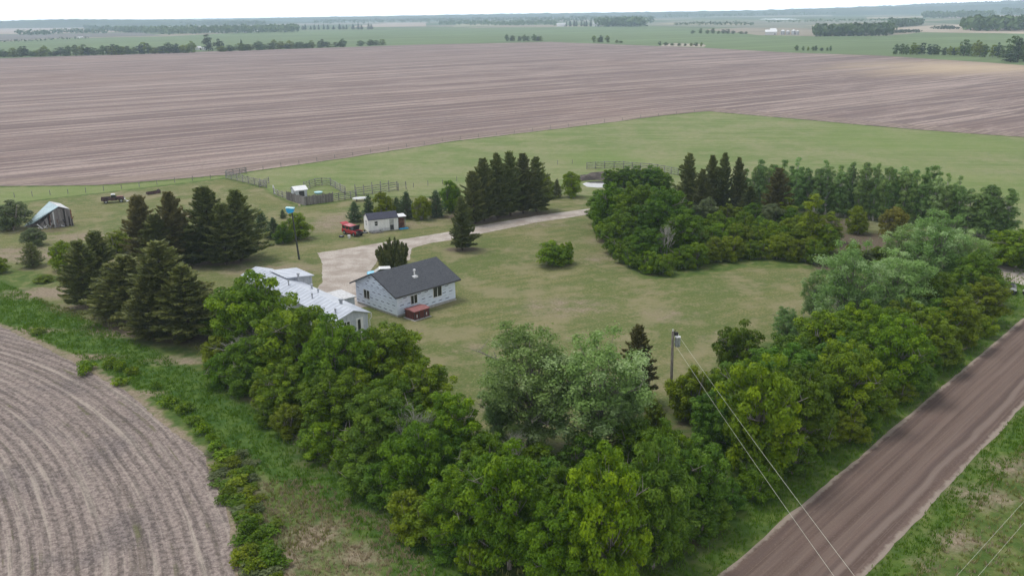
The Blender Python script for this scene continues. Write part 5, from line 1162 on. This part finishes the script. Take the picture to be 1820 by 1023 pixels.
wood('far_wood', [(1660, 52.5), (1702, 53)], 15, 45, 6, 'fardark', 'thin bush line in the pale field on the right', 1.5)
wood('far_wood', [(1588, 59.5), (1634, 58.5)], 15, 50, 5, 'fardark', 'thin bush line at the edge of the green field', 1.5)
wood('far_wood', [(1640, 33.5), (1765, 32.5)], 250, 120, 22, 'far', 'hazy wood on the plain at the upper right', 1.6)
wood('far_wood', [(1785, 29), (1850, 28)], 300, 60, 28, 'far', 'hazy wood at the far upper right edge', 1.6)
wood('far_wood', [(1200, 46), (1300, 45.5), (1340, 46.5)], 120, 60, 9, 'far', 'thin scattered trees on the marsh left', 1.5)
wood('far_wood', [(1360, 41), (1480, 40), (1600, 38)], 120, 80, 8, 'far', 'thin scattered trees on the marsh right', 1.5)
wood('far_wood', [(1180, 33), (1300, 31), (1400, 29), (1560, 25)], 3000, 500, 20, 'far', 'blue hazy woods at the foot of the far hills', 2.0)
wood('far_wood', [(0, 76), (60, 74), (110, 71), (160, 70)], 30, 36, 5, 'fardark', 'scattered bushes on the grey fallow field', 1.6)

def forest_mat():
    n = NT('forested_hill'); p = n.pos(); f = n.noise(p, .008, 5, .65); f2 = n.noise(p, .0012, 3, .5)
    c = n.mix(n.step(f, .35, .65), (.035, .060, .028), (.075, .110, .045)); return n.finish(n.mix(n.math('MULTIPLY', n.step(f2, .55, .68), .7), c, (.17, .17, .10)), 1.0, n.bump(f, 12), spec=.05)
FMAT = forest_mat()
def ridge(pts, label, depth=2200, rough=5):
    """pts: (px, py of crest, distance); a low forested rise standing at that distance"""
    n_ = 160; xs = np.linspace(pts[0][0], pts[-1][0], n_); V = []; prof = [0, .35, .8, 1.0, .7, 0]
    for i, x in enumerate(xs):
        py = np.interp(x, [p[0] for p in pts], [p[1] for p in pts]); D = np.interp(x, [p[0] for p in pts], [p[2] for p in pts]); c = PD(x, py, D); zt = max(6, c.z + mn.noise(Vector((x * .05, D, 0))) * rough + mn.noise(Vector((x * .3, D, 3))) * rough * .4); d = Vector((c.x, c.y)).normalized()
        for j, k in enumerate(prof):
            q = Vector((c.x, c.y)) + d * (j - 3) * depth / 5; V.append((q.x, q.y, zt * k - 1 + (mn.noise(Vector((x * .2, j, D))) * rough if 0 < j < 5 else 0)))
    m = len(prof); Q_ = [(i * m + j, (i + 1) * m + j, (i + 1) * m + j + 1, i * m + j + 1) for i in range(n_ - 1) for j in range(m - 1)]
    tag(link('hills', np_mesh('hills', V, Q_, FMAT, smooth=True)), label, kind='structure')
ridge([(-260, 36, 6200), (0, 37, 6000), (120, 34, 5600), (460, 36, 5600), (560, 41, 5800)], 'low wooded rise on the far left horizon', 900, 3)
ridge([(380, 35, 7600), (520, 31.5, 7600), (640, 29.5, 7600), (760, 27, 7700), (900, 24.5, 7700), (1100, 22, 7700), (1300, 19.5, 7700), (1500, 17.5, 7700)], 'blue wooded hills along the middle of the horizon', 1800, 6)
ridge([(1150, 22, 6600), (1360, 18, 6600), (1500, 14.5, 6600), (1650, 11, 6600), (1800, 6.5, 6600), (1950, 4, 6600)], 'darker blue hills on the right horizon', 1200, 5)
ridge([(1380, 17, 8400), (1480, 14, 8400), (1580, 10, 8400), (1660, 6, 8400), (1740, 3.5, 8400), (1820, 0, 8400), (1950, -4, 8400)], 'palest highest hills at the upper right', 1500, 7)

def far_thing(i, kind, bx, by, ty, wpx, label, group, mat=None): P_(kind, bx, by, ty, wpx, label, group, mat)
gH = 'distant trees along the far edge of the ploughed field'
rh = random.Random(21)
def hedge(x0, y0, x1, y1, n_, hp, lab, wp=(14, 26), kinds=('far_tree',), mats=(None, None, 'fardark', 'olive'), group=gH):
    for i in range(n_):
        t = (i + .5) / n_; x = x0 + (x1 - x0) * t + rh.uniform(-3, 3); y = y0 + (y1 - y0) * t; hh = rh.uniform(*hp); P_(rh.choice(kinds), x, y, y - hh, rh.uniform(*wp), lab.format(nth(i)), group, rh.choice(mats))
hedge(-8, 102.5, 120, 99.5, 15, (9, 20), 'far tree in the leftmost stretch of the field hedge, {} from the picture edge')
hedge(122, 99.5, 232, 97, 14, (12, 20), 'far tree in the second stretch of the field hedge, {} from its left')
hedge(236, 97, 345, 94, 13, (11, 22), 'far tree in the third stretch of the field hedge, {} from its left')
hedge(385, 92.5, 470, 89, 10, (8, 17), 'far tree in the hedge right of the tallest far tree, {} from it')
hedge(475, 88.5, 618, 83.5, 15, (8, 22), 'far tree in the hedge running up the middle left, {} from its left')
hedge(636, 82.5, 690, 80.5, 4, (9, 13), 'far bush past the gap in the field hedge, {} from the gap')
P_('far_tree', 371, 91, 61, 24, 'tallest far tree of the hedge beside the far farmyard', gH, 'fardark'); P_('far_tree', 390, 91, 69, 20, 'second tall far tree beside the far farmyard', gH, 'fardark'); P_('far_spruce', 430, 90, 70, 9, 'slim dark far tree right of the far farmyard', gH)
hedge(895, 73.5, 967, 73.5, 9, (8, 13), 'far tree in the clump right of the picture middle top, {} from its left', (8, 12))
hedge(1050, 76, 1082, 76, 4, (7, 15), 'far tree in the small clump below the white farmhouse, {} from its left', (9, 13)); hedge(1096, 76.5, 1108, 77, 2, (4, 6), 'low far bush right of the small clump below the farmhouse, {} from its left', (8, 10))
hedge(1168, 81, 1255, 83, 8, (4, 8), 'low far bush around the pale pan, {} from its left', (6, 11)); hedge(1414, 90.5, 1482, 91, 8, (5, 12), 'far sapling below the grain bins, {} from its left', (4, 9))
hedge(1590, 97, 1700, 99, 12, (13, 22), 'far tree in the right field hedge, {} from its left', (12, 18)); hedge(1700, 99, 1785, 104, 9, (20, 30), 'taller far tree in the right field hedge, {} from its left', (15, 22))
hedge(1788, 107, 1835, 112, 4, (32, 46), 'tall tree at the right edge beyond the ploughed field, {} from its left', (22, 30), group=None); P_('far_tree', 1795, 111, 91, 34, 'dark rounded bush at the far right corner of the ploughed field', None, 'fardark')
hedge(1229, 60, 1330, 61, 10, (4, 10), 'far tree left of the white farm shed, {} from its left', (7, 12), mats=('fardark', None), group='distant trees left of the farm shed')
hedge(1005, 47.5, 1066, 47.5, 15, (8, 12), 'distant spruce in the row at the farmhouse, {} from its left', (4, 6), ('far_spruce',), (None,), 'distant spruces at the farmhouse')
hedge(1450, 65.5, 1580, 64, 26, (7, 10), 'slim distant spruce before the planted wood, {} from its left', (4, 6), ('far_spruce',), (None,), 'slim spruces before the planted wood')
hedge(515, 53.5, 665, 52.5, 18, (7, 11), 'distant spruce on the skyline of the left green field, {} from its left', (5, 9), ('far_spruce',), (None,), 'distant spruces left of centre')
def farm(name, bx, by, wpx, hpx, dpt, lab, cat, wall, roof, wins=0, ang=0.0):
    g = G(bx, by); W2 = width_at(bx, by, wpx); H2 = height_at(bx, by, by - hpx); hw = H2 * .62
    t = thing(name, g, lab, cat, None, math.atan2(-g.x, g.y) + ang); gable_walls(W2, dpt, hw, H2, M_[wall], 0, None, 'wall', t).location.x = -W2 / 2
    gable_roof(W2, dpt, hw, H2, M_[roof], t, .4, .4, .25).location.x = -W2 / 2
    for k in range(wins):
        x = -W2 / 2 + W2 * (k + .5) / wins; MB(M_['glass']).box(x - .6, x + .6, -.04, -.01, hw * .4, hw * .4 + 1.3).build('window', t)
    MB(M_['fascia']).box(W2 * .3, W2 * .3 + 1.6, -.04, -.01, 0, 2.3).build('door', t)
farm('white_barn', 998, 47.5, 17, 6, 14, 'long white barn at the left end of the distant spruce row', 'barn', 'white', 'dwhite', 0)
farm('farmhouse', 1064, 47.6, 8, 10, 9, 'tall white farmhouse among the distant spruces', 'farmhouse', 'white', 'dwhite', 3); farm('farmhouse', 1056, 47.6, 6, 8, 8, 'lower white wing house left of the tall farmhouse', 'farmhouse', 'white', 'dwhite', 2); farm('garden_shed', 1078, 47.5, 4, 4, 5, 'small pale shed right of the tall farmhouse', 'shed', 'dwhite', 'dwhite')
farm('machine_shed', 1370, 62.5, 20, 9, 14, 'white machine shed left of the grain bins', 'shed', 'dwhite', 'white', 0)
farm('machine_shed', 1374, 56, 10, 5, 14, 'smaller white-roofed shed behind the machine shed', 'shed', 'dwhite', 'white')
farm('farm_shed', 352, 89, 10, 6, 8, 'pale shed at the far farmyard in the hedge', 'shed', 'dwhite', 'dwhite'); farm('farm_shed', 363, 90, 8, 5, 8, 'low grey-white shed beside the pale shed in the hedge', 'shed', 'dwhite', 'dwhite')
for i, (x, h_, r_) in enumerate(((1391, 9, 3.2), (1400, 8, 3.0), (1410, 9.5, 3.2), (1417, 8, 2.4))):
    g = G(x, 62); H2 = height_at(x, 62, 62 - h_); t = thing('grain_bin', g, ('grey grain bin nearest the machine shed', 'grain bin second from the machine shed', 'bright tall grain bin third from the machine shed', 'slim grain bin farthest from the machine shed')[i], 'grain bin', 'grain bins in a row')
    MB(M_['steel']).tube([(0, 0, 0), (0, 0, H2 * .75)], r_, 24).build('wall', t); MB(M_['white']).tube([(0, 0, H2 * .75), (0, 0, H2)], [r_ * 1.04, .3], 24).build('roof', t)
for i, (x, y) in enumerate(((373, 58.5), (387, 59), (401, 59.5), (419, 59), (436, 58.5), (455, 58))): farm('far_house', x, y, 7, 4.2, 8, 'small white far house before the broad wood, {} from the left'.format(nth(i)), 'house', 'white', 'dwhite')
farm('far_house', 1735, 31.5, 7, 3, 12, 'tiny white building by the hazy wood at the upper right', 'building', 'white', 'dwhite'); farm('far_barn', 143, 68.5, 8, 2.6, 10, 'tiny pale trailer on the grey fallow field', 'trailer', 'white', 'white')

# ------------------------------------------------------------------ the air over the plain
hz = MB([]).box(-9800, 9800, -1200, 9800, -1.0, 145).mesh('haze'); ho = link('haze', hz)
n = NT('haze_air'); pv_ = n.n('ShaderNodeVolumePrincipled'); pv_.inputs['Color'].default_value = (.64, .81, 1.0, 1); pv_.inputs['Density'].default_value = 1.6e-4; pv_.inputs['Anisotropy'].default_value = .0
n.t.links.new(pv_.outputs[0], n.out.inputs['Volume']); hz.materials.append(n.mat); tag(ho, 'thin blue haze over the whole plain', kind='stuff')
